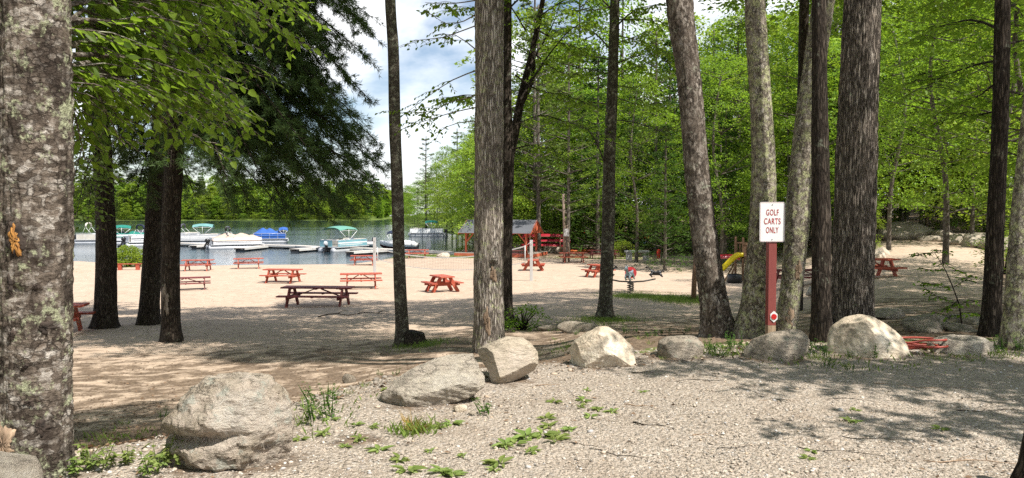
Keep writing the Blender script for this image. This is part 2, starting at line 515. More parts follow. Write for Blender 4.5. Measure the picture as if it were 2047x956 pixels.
# ------------------------------------------------------------------ ground
def ground_material():
    m, t, b, o = new_mat('ground')
    v = coords(t)
    at = t.nodes.new('ShaderNodeAttribute'); at.attribute_name = 'zone'
    sp = t.nodes.new('ShaderNodeSeparateColor'); t.links.new(at.outputs['Color'], sp.inputs[0])
    big = noise(t, v, .35, 5, .6)
    medn = noise(t, v, 3.0, 6, .65)
    fine = noise(t, v, 60, 4, .7)
    # sand
    sand = ramp(t, medn, [(.3, (.41, .31, .225)), (.7, (.56, .44, .335))])
    sand = mixc(t, ramp(t, noise(t, v, .9, 8, .75), [(.45, grey(0)), (.68, grey(.45))]), sand, (.33, .24, .175))
    sand = mixc(t, .3, sand, ramp(t, fine, [(.3, grey(.2)), (.7, grey(.75))]), 'OVERLAY')
    # gravel: stones of several sizes
    c1 = voro(t, v, 34, 'F1', 'Color'); d1 = voro(t, v, 34, 'F1')
    c2 = voro(t, v, 85, 'F1', 'Color'); d2 = voro(t, v, 85, 'F1')
    s1 = t.nodes.new('ShaderNodeSeparateColor'); t.links.new(c1, s1.inputs[0])
    s2 = t.nodes.new('ShaderNodeSeparateColor'); t.links.new(c2, s2.inputs[0])
    st = [(0, (.105, .086, .067)), (.25, (.26, .213, .168)), (.5, (.37, .31, .248)), (.75, (.45, .375, .30)), (.9, (.56, .50, .425)), (1, (.30, .28, .265))]
    g1 = ramp(t, s1.outputs[0], st); g2 = ramp(t, s2.outputs[0], st)
    pick = noise(t, v, 5, 4, .6)
    gv = mixc(t, ramp(t, pick, [(.52, grey(0)), (.64, grey(1))]), g2, g1)
    gv = mixc(t, ramp(t, big, [(.4, grey(.1)), (.62, grey(.5))]), gv, (.40, .335, .27))
    gv = mixc(t, ramp(t, noise(t, v, 1.3, 8, .72), [(.52, grey(0)), (.68, grey(.5))]), gv, (.22, .165, .12))
    gv = mixc(t, ramp(t, noise(t, coords(t, (.25, 1.6, 1)), 1.6, 4, .6), [(.5, grey(0)), (.62, grey(.16))]), gv, (.28, .225, .17))
    # dirt and leaf litter
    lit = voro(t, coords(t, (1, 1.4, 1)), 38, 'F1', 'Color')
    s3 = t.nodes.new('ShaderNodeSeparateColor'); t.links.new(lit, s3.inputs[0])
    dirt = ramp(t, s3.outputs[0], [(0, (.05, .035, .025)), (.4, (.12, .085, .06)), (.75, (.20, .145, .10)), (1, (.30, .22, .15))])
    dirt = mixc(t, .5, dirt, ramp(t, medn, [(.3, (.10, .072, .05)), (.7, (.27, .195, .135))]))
    grass = ramp(t, noise(t, v, 30, 5, .7), [(.3, (.06, .09, .02)), (.7, (.15, .2, .045))])
    def mask(ch, nse, w=.5):
        a = math_n(t, 'ADD', sp.outputs[ch], math_n(t, 'MULTIPLY', math_n(t, 'SUBTRACT', nse, .5), w))
        return ramp(t, a, [(.42, grey(0)), (.58, grey(1))])
    mk = noise(t, v, 2.2, 8, .7)
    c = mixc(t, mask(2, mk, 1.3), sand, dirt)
    gm = mask(0, noise(t, v, 4, 8, .7), 1.0)
    c = mixc(t, gm, c, gv)
    c = mixc(t, mask(1, noise(t, v, 3.5, 8, .75), 1.6), c, grass)
    t.links.new(c, b.inputs['Base Color'])
    b.inputs['Roughness'].default_value = .95
    b.inputs['Specular IOR Level'].default_value = .1
    hs = math_n(t, 'ADD', math_n(t, 'MULTIPLY', noise(t, v, 6, 5, .62), 2.2), math_n(t, 'MULTIPLY', fine, .1))
    hg = math_n(t, 'SUBTRACT', 1.0, math_n(t, 'ADD', d1, math_n(t, 'MULTIPLY', d2, .5)))
    hm = t.nodes.new('ShaderNodeMix'); hm.data_type = 'FLOAT'
    t.links.new(gm, hm.inputs[0]); t.links.new(hs, hm.inputs[2]); t.links.new(hg, hm.inputs[3])
    bump(t, hm.outputs[0], .9, .02, b)
    return m
def axis_steps(a0, dense0, dense1, end, step, grow, back=1.2):
    out = [dense0]
    s = step
    y = dense0
    while y > a0:
        s *= back; y -= s; out.insert(0, y)
    y = dense0
    while y < dense1:
        y += step; out.append(y)
    s = step
    while y < end:
        s *= grow; y += s; out.append(y)
    return np.array(out)
def make_ground():
    ys = axis_steps(-400, 3.2, 9.5, 900, .085, 1.03)
    xr = axis_steps(0, 0, 6, 900, .1, 1.045)
    xs = np.concatenate([-xr[:0:-1], xr])
    X, Y = np.meshgrid(xs, ys)
    Z = zt(X, Y)
    rng = np.random.default_rng(3)
    near = (Y > 3) & (Y < 10) & (np.abs(X) < 7)
    Z = Z + np.where(near, rng.normal(0, .004, X.shape), 0)
    nx, ny = len(xs), len(ys)
    V = np.stack([X, Y, Z], -1).reshape(-1, 3)
    I = np.arange(nx * ny).reshape(ny, nx)
    q = np.stack([I[:-1, :-1], I[:-1, 1:], I[1:, 1:], I[1:, :-1]], -1).reshape(-1, 4)
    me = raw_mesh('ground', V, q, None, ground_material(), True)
    d = edge_d(X, Y); u = X / np.maximum(Y, 5)
    gravel = sstep(.7, -.5, d)
    for bx, by, br in ((-1.6, 4.5, .62), (-.75, 5.9, .6), (-.05, 6.7, .45), (.87, 7.4, .5), (1.7, 7.7, .4), (2.6, 7.6, .55), (3.6, 7.8, .6), (4.6, 7.9, .6), (-2.7, 4.35, .5), (3.05, 8.9, .4), (-1.0, 5.0, .3)):
        gravel = gravel * (1 - .55 * np.exp(-(((X - bx) / br) ** 2 + ((Y - by) / (br * .8)) ** 2)))
    sd = sdist(SHORE1, X, Y)
    forest = np.maximum(sstep(68, 76, Y + 2 * wob(X, Y, 5)) * sstep(-.05, .02, u), sstep(.60, .68, u + .01 * wob(X, Y, 4)) * sstep(16, 30, Y))
    forest = np.maximum(forest, sstep(52, 58, Y) * sstep(.34, .40, u))
    forest = np.maximum(forest, sstep(92, 100, Y))
    forest = np.maximum(forest, sstep(84, 92, Y))
    bank = sstep(0, .8, d) * sstep(6, 2, d) * .85
    mid = .54 * sstep(2, 4, d) * sstep(21, 9, d)  # leaf-littered sand, its brown raised to deepen the tree shade
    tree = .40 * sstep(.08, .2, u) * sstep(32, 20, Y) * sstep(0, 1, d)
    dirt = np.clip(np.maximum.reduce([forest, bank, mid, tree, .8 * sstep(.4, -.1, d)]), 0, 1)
    grass = np.zeros(X.shape)
    def blob(px, py, rx, ry, a):
        p = G(px, py)
        nonlocal grass
        grass = np.maximum(grass, a * np.exp(-((X - p.x) / rx) ** 2 - ((Y - p.y) / ry) ** 2))
    blob(1270, 592, 1.4, 2.0, .85); blob(1350, 598, 1.2, 2.2, .9); blob(1210, 638, .9, 1.5, .7); blob(850, 512, 4, 3, .8); blob(930, 514, 4, 2, .8)
    blob(1240, 517, 5, 1.5, .8); blob(1140, 515, 3, 2, .6); blob(1390, 600, 1.0, 1.4, .6); blob(840, 690, .8, .8, .6); blob(30, 540, 3, 2, .7)
    grass = np.maximum(grass, .55 * sstep(.6, .1, np.abs(d - .3)) * sstep(.4, 1.2, X))
    
    grass = np.maximum(grass, .75 * sstep(95, 105, Y) * sstep(.06, .0, u))
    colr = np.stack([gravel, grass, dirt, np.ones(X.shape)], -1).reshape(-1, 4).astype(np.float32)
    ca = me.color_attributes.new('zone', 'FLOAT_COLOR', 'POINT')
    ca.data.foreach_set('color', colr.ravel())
    tag(link('ground', me), kind='structure')
make_ground()
def make_water():
    m, t, b, o = new_mat('lake_water')
    b.inputs['Base Color'].default_value = (.03, .05, .065, 1)
    b.inputs['Roughness'].default_value = .04
    b.inputs['IOR'].default_value = 1.33
    b.inputs['Specular IOR Level'].default_value = .5
    v = coords(t, (.55, 1.0, 1))
    v2 = coords(t, (.25, 1.0, 1))
    h = math_n(t, 'ADD', noise(t, v, 2.6, 4, .6, .3), math_n(t, 'MULTIPLY', noise(t, v2, .6, 3, .5), 1.0))
    calm = ramp(t, noise(t, coords(t, (.012, .03, 1)), 1.0, 3, .5), [(.40, grey(.02)), (.6, grey(.13))])
    sx = t.nodes.new('ShaderNodeSeparateXYZ'); t.links.new(coords(t), sx.inputs[0])
    near = nd(t, 'ShaderNodeMapRange'); near.inputs['From Min'].default_value = 135; near.inputs['From Max'].default_value = 75
    near.inputs['To Min'].default_value = 0; near.inputs['To Max'].default_value = .14
    t.links.new(sx.outputs[1], near.inputs['Value'])
    calm = math_n(t, 'ADD', calm, near.outputs[0])
    bb = nd(t, 'ShaderNodeBump', Distance=.25)
    t.links.new(calm, bb.inputs['Strength'])
    t.links.new(h, bb.inputs['Height'])
    t.links.new(bb.outputs['Normal'], b.inputs['Normal'])
    xs = np.linspace(-600, 60, 12); ys = np.linspace(40, 900, 12)
    X, Y = np.meshgrid(xs, ys)
    V = np.stack([X, Y, np.full(X.shape, WATER)], -1).reshape(-1, 3)
    I = np.arange(144).reshape(12, 12)
    q = np.stack([I[:-1, :-1], I[:-1, 1:], I[1:, 1:], I[1:, :-1]], -1).reshape(-1, 4)
    tag(link('lake_water', raw_mesh('lake_water', V, q, None, m)), kind='structure')
make_water()
# ------------------------------------------------------------------ leaves and crowns
M_LEAF = leaf_mat('maple_leaf', (.045, .10, .014), (.20, .305, .036), (.34, .54, .035), .42)
M_LEAF_NEAR = leaf_mat('beech_leaf', (.045, .09, .014), (.17, .26, .034), (.34, .52, .04), .46, .5)
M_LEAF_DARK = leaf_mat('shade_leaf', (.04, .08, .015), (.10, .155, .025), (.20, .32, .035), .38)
M_LEAF_LIME = leaf_mat('young_leaf', (.09, .175, .02), (.275, .36, .05), (.42, .56, .045), .42)
M_PINE = leaf_mat('pine_needle', (.035, .065, .022), (.095, .145, .045), (.14, .22, .05), .32, .5)
M_PINE_LIT = leaf_mat('pine_needle_light', (.06, .10, .028), (.16, .21, .05), (.20, .28, .05), .34, .5)
M_HEM = leaf_mat('hemlock_needle', (.035, .07, .018), (.095, .185, .035), (.13, .26, .04), .34, .5)
M_WEED = leaf_mat('weed_leaf', (.12, .18, .04), (.25, .31, .09), (.28, .38, .09), .3, .55, .15)
M_WEED_DARK = leaf_mat('plant_leaf', (.04, .10, .018), (.09, .17, .03), (.14, .28, .04), .35, .5, .15)
M_GRASS = leaf_mat('grass_blade', (.09, .15, .025), (.22, .29, .06), (.24, .34, .05), .3, .6, .1)
M_DRY = leaf_mat('dry_leaf', (.26, .14, .035), (.40, .25, .06), (.35, .2, .04), .3, .7, .1)

def unit(v): return v / np.maximum(np.linalg.norm(v, axis=-1, keepdims=True), 1e-9)
def leaf_arrays(C, A, N, Ln, Wd, shape='quad', fold=.18, droop=.0):
    C = np.asarray(C, float); A = unit(np.asarray(A, float)); N = np.asarray(N, float)
    B = unit(np.cross(A, N)); N = unit(np.cross(B, A))
    Ln = np.asarray(Ln, float).reshape(-1, 1); Wd = np.asarray(Wd, float).reshape(-1, 1)
    n = len(C); b = np.arange(n)[:, None]
    if shape == 'quad':
        mid = C + A * Ln * .45
        V = np.stack([C, mid + B * Wd * .5 + N * Wd * fold, C + A * Ln - N * Ln * droop, mid - B * Wd * .5 + N * Wd * fold * .6], 1)
        return V.reshape(-1, 3), b * 4 + np.array([0, 1, 2, 3])
    if shape == 'blade':
        V = np.stack([C - B * Wd * .5, C + B * Wd * .5, C + A * Ln], 1)
        return V.reshape(-1, 3), b * 3 + np.array([0, 1, 2])
    m1 = C + A * Ln * .28 + N * Wd * fold; m2 = C + A * Ln * .66 + N * Wd * fold * .6 - N * Ln * droop * .5
    V = np.stack([C, m1 + B * Wd * .48, m2 + B * Wd * .38, C + A * Ln - N * Ln * droop, m2 - B * Wd * .38, m1 - B * Wd * .48], 1)
    q1 = b * 6 + np.array([0, 1, 2, 3]); q2 = b * 6 + np.array([0, 3, 4, 5])
    return V.reshape(-1, 3), np.concatenate([q1, q2])
class Fol:
    def __init__(s): s.c, s.a, s.n, s.l, s.w = [], [], [], [], []
    def add(s, c, a, n, l, w):
        s.c.append(np.atleast_2d(c)); s.a.append(np.atleast_2d(a)); s.n.append(np.atleast_2d(n)); s.l.append(np.atleast_1d(l)); s.w.append(np.atleast_1d(w))
    def mesh(s, name, mat, shape='quad', fold=.18, droop=.05):
        V, f = leaf_arrays(np.concatenate(s.c), np.concatenate(s.a), np.concatenate(s.n), np.concatenate(s.l), np.concatenate(s.w), shape, fold, droop)
        return raw_mesh(name, V, None if shape == 'blade' else f, f if shape == 'blade' else None, mat)
    def spray(s, rng, cen, out, per, rad, L_, wr=.62, tilt=.35, thick=.16):
        n = len(cen)
        cen = np.repeat(cen, per, 0); out = np.repeat(out, per, 0)
        th = rng.uniform(0, 2 * np.pi, n * per); rr = rad * np.sqrt(rng.uniform(0, 1, n * per))
        off = np.stack([np.cos(th) * rr, np.sin(th) * rr, rng.normal(0, thick * rad, n * per)], 1)
        off[:, 2] -= tilt * (off[:, 0] * out[:, 0] + off[:, 1] * out[:, 1])
        a = np.stack([np.cos(th), np.sin(th), np.zeros(n * per)], 1) + out * .8 + rng.normal(0, .45, (n * per, 3)); a[:, 2] -= .35
        nn = rng.normal(0, .42, (n * per, 3)); nn[:, 2] += 1; nn += out * .35
        l = L_ * rng.uniform(.65, 1.25, n * per)
        s.add(cen + off, a, nn, l, l * wr)
def broad_crown(name, seed, H, Rad, nspray, per, srad, L_, mat, low=.25, base_r=.5, shape='quad'):
    rng = np.random.default_rng(seed)
    t = rng.beta(1.25, 1.15, nspray)
    az = rng.uniform(0, 2 * np.pi, nspray)
    prof = np.where(t < low, base_r + (1 - base_r) * np.sin(np.pi / 2 * t / low), np.sqrt(np.maximum(0, 1 - ((t - low) / (1 - low)) ** 2)))
    ph = rng.uniform(0, 6.28, 6)
    lump = 1 + .22 * np.sin(3 * az + 5 * t + ph[0]) + .16 * np.sin(5 * az - 9 * t + ph[1]) + .12 * np.sin(2 * az + 17 * t + ph[2])
    r = Rad * prof * lump * (1 - .62 * rng.uniform(0, 1, nspray) ** 1.8)
    cen = np.stack([np.cos(az) * r, np.sin(az) * r, t * H], 1)
    out = np.stack([np.cos(az), np.sin(az), np.full(nspray, .25)], 1)
    f = Fol()
    f.spray(rng, cen, out, per, srad, L_)
    return f.mesh(name, mat, shape), cen
def conifer_crown(name, seed, H, Rad, levels, nb, mat, L_=.34, flat=.12, droop=-.06, gap=.0, ntw=16, blades=4, wide=.26, prof=None):
    rng = np.random.default_rng(seed)
    f = Fol(); limbs = []
    for i in range(levels):
        t = (i + rng.uniform(-.3, .3)) / levels
        t = min(max(t, 0), .99)
        z = t * H
        pr = prof(t) if prof else (1 - t) ** .8
        for k in range(nb):
            if rng.uniform() < gap: continue
            az = 2 * math.pi * (k + rng.uniform(-.35, .35)) / nb + i * 1.1
            ln = Rad * pr * rng.uniform(.6, 1.15) + .25
            d = np.array([math.cos(az), math.sin(az), 0]); sd = np.array([-d[1], d[0], 0])
            ts = np.sqrt(rng.uniform(.06, 1, ntw))
            wd = ln * .30 * (1.15 - ts) + .12
            side = rng.uniform(-1, 1, ntw) * wd
            zz = z + droop * ln * ts ** 1.6 * 2 + rng.normal(0, flat, ntw)
            c = d * (ts * ln)[:, None] + sd * side[:, None]; c[:, 2] = zz
            limbs.append((z, c[:, 0].mean(), c[:, 1].mean(), zz.mean()))
            c = np.repeat(c, blades, 0)
            a = d + sd * rng.normal(0, .9, len(c))[:, None] + rng.normal(0, .25, (len(c), 3))
            nn = rng.normal(0, .4, (len(c), 3)); nn[:, 2] += 1
            l = L_ * rng.uniform(.6, 1.2, len(c))
            f.add(c, a, nn, l, l * wide)
    return f.mesh(name, mat), limbs
# ------------------------------------------------------------------ trunks
def catmull(pts, vals, step):
    out, ov = [], []
    n = len(pts)
    for i in range(n - 1):
        p0, p1, p2, p3 = pts[max(i - 1, 0)], pts[i], pts[i + 1], pts[min(i + 2, n - 1)]
        m = max(1, int((p2 - p1).length / step))
        for k in range(m):
            t = k / m
            out.append(.5 * ((2 * p1) + (p2 - p0) * t + (2 * p0 - 5 * p1 + 4 * p2 - p3) * t * t + (3 * p1 - p0 - 3 * p2 + p3) * t ** 3))
            ov.append(vals[i] * (1 - t) + vals[i + 1] * t)
    out.append(pts[-1]); ov.append(vals[-1])
    return out, ov
def trunk_tube(mb, pts, rad, seg, step, ridge=.05, rf=5., zf=.7, flare=.0, seed=0., lump=.05, bumps=(), flake=None):
    P_, R_ = catmull(pts, rad, step)
    if flake:                   # fine rings only as high as the picture looks
        keep = [i for i, p in enumerate(P_) if p.z < flake[3] or i % max(1, int(.25 / step)) == 0 or i == len(P_) - 1]
        P_ = [P_[i] for i in keep]; R_ = [R_[i] for i in keep]
    z0 = pts[0].z
    vs, fs = [], []
    pu = Vector((1, 0, 0))
    for i, p in enumerate(P_):
        d = (P_[min(i + 1, len(P_) - 1)] - P_[max(i - 1, 0)]).normalized()
        u = (pu - d * pu.dot(d)).normalized(); w = d.cross(u); pu = u
        h = p.z - z0
        fl = flare * math.exp(-max(h - .25, 0) / .22)
        for k in range(seg):
            a = 2 * math.pi * k / seg
            ca, sa = math.cos(a), math.sin(a)
            q = Vector((ca * rf + seed, sa * rf, h * zf * rf / 3))
            e = ridge * (abs(mnoise.noise(q)) * 2 + .5 * mnoise.noise(q * 2.7))
            e += lump * mnoise.noise(Vector((ca * .9 + seed * 3, sa * .9, h * 1.1)))
            e += fl * (1 + .6 * math.sin(5 * a + seed * 7))
            if flake and h < flake[3] + .3:
                r_ = R_[i]
                q = Vector((ca * r_ * flake[0], sa * r_ * flake[0] + seed, h * flake[1]))
                q += Vector((mnoise.noise(q * .7), mnoise.noise(q * .7 + Vector((9, 0, 0))), mnoise.noise(q * .7 + Vector((0, 9, 0))))) * .9
                dd, pp_ = mnoise.voronoi(q)
                gap = min(1, (dd[1] - dd[0]) * 3.2)
                e += flake[2] * (.05 / max(r_, .05)) * 3.2 * (gap * .8 + (math.sin(pp_[0].x * 12.9 + pp_[0].y * 78.2 + pp_[0].z * 37.7) * .5) * .7 - .5)
            for bh, ba, br, bs in bumps:
                da = (a - ba + math.pi) % (2 * math.pi) - math.pi
                e += bs * math.exp(-((h - bh) / br) ** 2 - (da * R_[i] / br) ** 2)
            vs.append(p + (u * ca + w * sa) * R_[i] * (1 + e))
    n = len(P_)
    for i in range(n - 1):
        for k in range(seg):
            a, b = i * seg + k, i * seg + (k + 1) % seg
            fs.append((a, b, b + seg, a + seg))
    fs.append(tuple(range((n - 1) * seg, n * seg)))
    mb.add(vs, fs, True)
    return P_, R_
def twig_branch(wood, fol, pts, r0, rng, tw_len, tw_step, L_, wr=.58, droop=.25, start=.15, leaf_step=None, spread=1.0, dens=1.0):
    """a limb with side twigs in flat layers, leaves along every twig"""
    pts = [Vector(p) for p in pts]
    Q, T = catmull(pts, list(np.linspace(1, .12, len(pts))), .25)
    wood.tube(Q, [max(r0 * t, .004) for t in T], 6, False)
    leaf_step = leaf_step or L_ * .55
    total = len(Q)
    acc = 0.0; side = 1
    for i in range(1, total):
        seg = Q[i] - Q[i - 1]
        acc += seg.length
        t = i / (total - 1)
        if t < start: acc = 0; continue
        while acc > tw_step:
            acc -= tw_step
            side = -side
            d = seg.normalized()
            s = d.cross(Vector((0, 0, 1)))
            if s.length < .1: s = Vector((1, 0, 0))
            s.normalize()
            ln = tw_len * rng.uniform(.5, 1.25) * (1.15 - .6 * t)
            dirv = (d * rng.uniform(.3, .9) + s * side * spread * rng.uniform(.5, 1.1) + Vector((0, 0, rng.uniform(-.25, .2)))).normalized()
            a = Q[i] - seg * rng.uniform(0, 1)
            b = a + dirv * ln - Vector((0, 0, droop * ln * .5))
            mid = a.lerp(b, .5) + Vector((0, 0, droop * ln * .15))
            wood.tube([a, mid, b], [max(r0 * .22 * T[i], .004), .004, .0025], 4, False)
            nl = max(2, int(ln / leaf_step * dens))
            ts = np.linspace(.12, 1, nl) + rng.uniform(-.04, .04, nl)
            A_, M_, B_ = np.array(a), np.array(mid), np.array(b)
            c = ((1 - ts) ** 2)[:, None] * A_ + (2 * ts * (1 - ts))[:, None] * M_ + (ts ** 2)[:, None] * B_
            dv = np.array(dirv); sv = unit(np.cross(dv, [0, 0, 1.]))
            sg = np.where(np.arange(nl) % 2 == 0, 1, -1)[:, None]
            ax = dv * .7 + sv * sg * rng.uniform(.4, 1.1, (nl, 1)) + rng.normal(0, .2, (nl, 3)); ax[:, 2] -= droop * rng.uniform(.5, 1.8, nl)
            nn = rng.normal(0, .5, (nl, 3)); nn[:, 2] += 1
            l = L_ * rng.uniform(.45, 1.3, nl)
            fol.add(c, ax, nn, l, l * wr)
def pine_branch(wood, fol, pts, r0, rng, tw_len=.8, tw_step=.13, L_=.10, start=.2):
    pts = [Vector(p) for p in pts]
    Q, T = catmull(pts, list(np.linspace(1, .15, len(pts))), .3)
    wood.tube(Q, [max(r0 * t, .006) for t in T], 6, False)
    total = len(Q); acc = 0; side = 1
    for i in range(1, total):
        seg = Q[i] - Q[i - 1]; acc += seg.length
        t = i / (total - 1)
        if t < start: acc = 0; continue
        while acc > tw_step:
            acc -= tw_step; side = -side
            d = seg.normalized(); s = d.cross(Vector((0, 0, 1))).normalized()
            ln = tw_len * rng.uniform(.45, 1.2) * (1.2 - .75 * t)
            dirv = (d * rng.uniform(.2, 1.0) + s * side * rng.uniform(.2, 1.1) + Vector((0, 0, rng.uniform(-.5, .35)))).normalized()
            a = Q[i] - seg * rng.uniform(0, 1); b = a + dirv * ln
            wood.tube([a, b], [.007, .003], 3, False)
            nt_ = max(4, int(ln / .042))
            ts = rng.uniform(.25, 1, nt_)
            c = np.array(a) + (np.array(dirv) * ln) * ts[:, None] + rng.normal(0, .03, (nt_, 3))
            k = 7
            c = np.repeat(c, k, 0)
            ax = np.array(dirv) * .9 + rng.normal(0, .65, (len(c), 3)); ax[:, 2] += .1
            nn = rng.normal(0, 1, (len(c), 3))
            l = L_ * rng.uniform(.7, 1.25, len(c))
            fol.add(c, ax, nn, l, np.full(len(c), .011))
# ------------------------------------------------------------------ bark kinds
B_FLAKY = bark_mat('flaky_bark', (.03, .022, .017), (.20, .16, .125), (.66, .61, .54), (.44, .46, .29), .5, 14, 1.5, 1.0, .04, 6, True, .85)
B_RIDGE = bark_mat('ridged_bark', (.042, .034, .027), (.29, .24, .195), (.58, .52, .44), (.30, .33, .22), .15, 46, .10, 1.0, .03, 5)
B_GREY = bark_mat('grey_furrowed_bark', (.085, .065, .05), (.40, .34, .28), (.68, .62, .55), (.48, .50, .26), .48, 30, .13, 1.0, .025, 8)
B_CRACK = bark_mat('cracked_bark', (.025, .019, .015), (.15, .12, .095), (.44, .39, .335), (.40, .41, .31), .35, 20, .5, 1.0, .03, 7, True)
B_LICHEN = bark_mat('lichen_bark', (.05, .04, .03), (.26, .22, .17), (.54, .49, .42), (.47, .48, .25), .75, 22, .6, 1.0, .03, 12, True)
B_DARK = bark_mat('dark_bark', (.015, .011, .008), (.06, .046, .035), (.15, .12, .095), (.18, .19, .14), .3, 34, .15, 1.0, .02, 7)
B_SMOOTH = bark_mat('smooth_dark_bark', (.03, .024, .018), (.095, .08, .062), (.21, .18, .145), (.27, .27, .2), .6, 40, .5, .7, .012, 10)
B_WOODS = bark_mat('woods_bark', (.05, .04, .03), (.13, .11, .09), (.26, .23, .19), (.3, .32, .22), .4, 14, .3, .4, .02, 4)
M_RAWWOOD = paint('bare_wood', (.46, .33, .22), (.16, .10, .065), 14, .85, .8, (1, 1, .12), bscale=60)
M_HOLLOW = paint('pecked_wood', (.58, .29, .07), (.16, .055, .015), 26, .9, 1.0, (1, 1, .4), bscale=60)
# ------------------------------------------------------------------ high crowns shared by the near trees
HIGH = [broad_crown('crown', 11 + i, 7.5, 3.7, 175, 75, .58, .15, M_LEAF, .35, .45)[0] for i in range(3)]
HIGHPINE = [conifer_crown('crown', 21 + i, 9, 3.4, 11, 6, M_PINE, .26, .10, -.02, .1, 34, 5, .16, lambda t: (1 - t) ** .6 * (.55 + .45 * min(1, t * 4)))[0] for i in range(2)]
def near_tree(name, label, bark, path, seg, seed, ridge=.05, rf=5, zf=.7, flare=.45, lump=.05, top=None, crown=None, cs=1.0, cz=None, group=None, bumps=(), forks=(), low=None, lowmat=None, lowshape='quad', step=.12, base=None, flake=None):
    """path: (px, py, width px) from the base upwards at one depth; low(wood, leaves, pt) adds limbs that show in the picture"""
    b = base or G(path[0][0], path[0][1])
    Y = b.y
    root = empty(name, b, label, 'tree', group)
    pts, rad = [Vector((0, 0, -.3))], [path[0][2] / 2 / F * Y]
    for i, (px, py, w) in enumerate(path):
        p = P(px, py, Y) - b if i else Vector((0, 0, 0))
        pts.append(p); rad.append(w / 2 / F * Y)
    d = (pts[-1] - pts[-2]).normalized()
    d = (d + Vector((0, 0, .6))).normalized()
    H = top or 12.0
    if H > pts[-1].z + .6:
        q = pts[-1] + d * ((H - pts[-1].z) / d.z)
        pts.append(q); rad.append(rad[-1] * .45)
    wood = MB()
    Pp, Rr = trunk_tube(wood, pts, rad, seg, step, ridge, rf, zf, flare, seed, lump, bumps, flake)
    rng = np.random.default_rng(int(seed * 10) + 5)
    for fpts, fr in forks:
        q = [P(*f) - b for f in fpts]
        rr = [r / 2 / F * Y for r in fr]
        trunk_tube(wood, q, rr, max(10, seg // 2), .12, ridge * .6, rf, zf, 0, seed + 1, lump)
    fol = Fol()
    if low: low(wood, fol, b, rng)
    if crown is not None:
        tp = pts[-1]
        cb = tp - Vector((0, 0, cz if cz is not None else 4.5 * cs))
        for k in range(14):
            z = rng.uniform(cb.z, tp.z)
            c = min(range(len(Pp)), key=lambda i: abs(Pp[i].z - z))
            az = rng.uniform(0, 6.28); ln = 2.5 * cs * rng.uniform(.6, 1)
            e = Pp[c] + Vector((math.cos(az) * ln, math.sin(az) * ln, rng.uniform(.6, 1.6) * cs))
            wood.tube([Pp[c], Pp[c].lerp(e, .5) + Vector((0, 0, -.15)), e], [.05 * cs, .035 * cs, .012], 5, False)
    tr = wood.build('trunk', bark, root)
    if crown is not None:
        o = link('crown', crown, root, (cb.x, cb.y, cb.z))
        o.scale = (cs, cs, cs * (1 if cz is None else 1)); o.rotation_euler = (0, 0, seed * 2.1)
    if fol.c:
        link('crown' if crown is None else 'lower_crown', fol.mesh('foliage', lowmat or M_LEAF, lowshape), root)
    return root, Pp, Rr
# --- the big flaky trunk close on the left, with its leafy sprays reaching right
def low_t1(wood, fol, b, rng):
    ends = [(485, 40, 6.6, -70), (600, 92, 7.2, -60), (500, 150, 6.8, -20), (470, 208, 6.6, 40), (495, 268, 6.9, 110), (405, 296, 6.3, 150), (330, 262, 5.9, 140), (245, 290, 5.4, 165),
            (205, 215, 5.2, 110), (430, 118, 6.4, 20), (310, 30, 5.9, -90), (540, 15, 7.2, -120), (260, 130, 5.6, 60), (360, 205, 6.2, 100), (390, 60, 6.3, -40), (600, 30, 7.8, -140),
            (175, 60, 5.2, -20), (240, 10, 5.5, -110), (300, 170, 6.0, 60), (170, 320, 5.3, 190), (450, 250, 7.4, 60), (350, 120, 7.0, -10)]
    for ex, ey, eY, sy in ends:
        s = P(rng.uniform(85, 125), sy, 4.36) - b; e = P(ex, ey, eY) - b
        m = s.lerp(e, .55) + Vector((0, 0, .18 + .06 * rng.uniform(0, 1)))
        twig_branch(wood, fol, [s, s.lerp(m, .5) + Vector((0, 0, .08)), m, e], .018, rng, .5, .072, .088, .56, .5, .2)
        e2 = e + Vector((rng.uniform(-.6, .05), rng.uniform(-.6, .9), rng.uniform(-.12, .3)))
        if rng.uniform() < .75: continue
        twig_branch(wood, fol, [m.lerp(s, .5), m.lerp(e2, .4) + Vector((0, 0, .1)), e2], .01, rng, .45, .065, .088, .56, .5, .1)
    for ex, ey, eY, sy in [(-60, 60, 5.4, -30), (-40, 200, 5.6, 90), (-30, 330, 5.8, 200), (-70, 420, 6.4, 260)]:
        s = P(20, sy, 4.4) - b; e = P(ex, ey, eY) - b
        twig_branch(wood, fol, [s, s.lerp(e, .5) + Vector((0, 0, .15)), e], .015, rng, .4, .1, .10, .56, .3, .2)
t1, t1P, t1R = near_tree('tree', 'thick grey tree with flaking lichen bark and an orange woodpecker hole, nearest of all trees', B_FLAKY,
    [(66, 948, 138), (68, 880, 132), (70, 700, 128), (72, 480, 126), (72, 250, 124), (70, 0, 120), (66, -300, 108)], 200, 1.3, .03, 7, .9, .10, .05, 12, HIGH[0], .5, cz=2, low=low_t1, lowmat=M_LEAF_NEAR, lowshape='leaf', step=.018, flake=(26, 34, .055, 3.4),
    bumps=[(1.38, math.pi * 1.5, .05, -.16), (.30, math.pi * 1.42, .09, -.05), (.62, math.pi * 1.8, .05, -.06)])
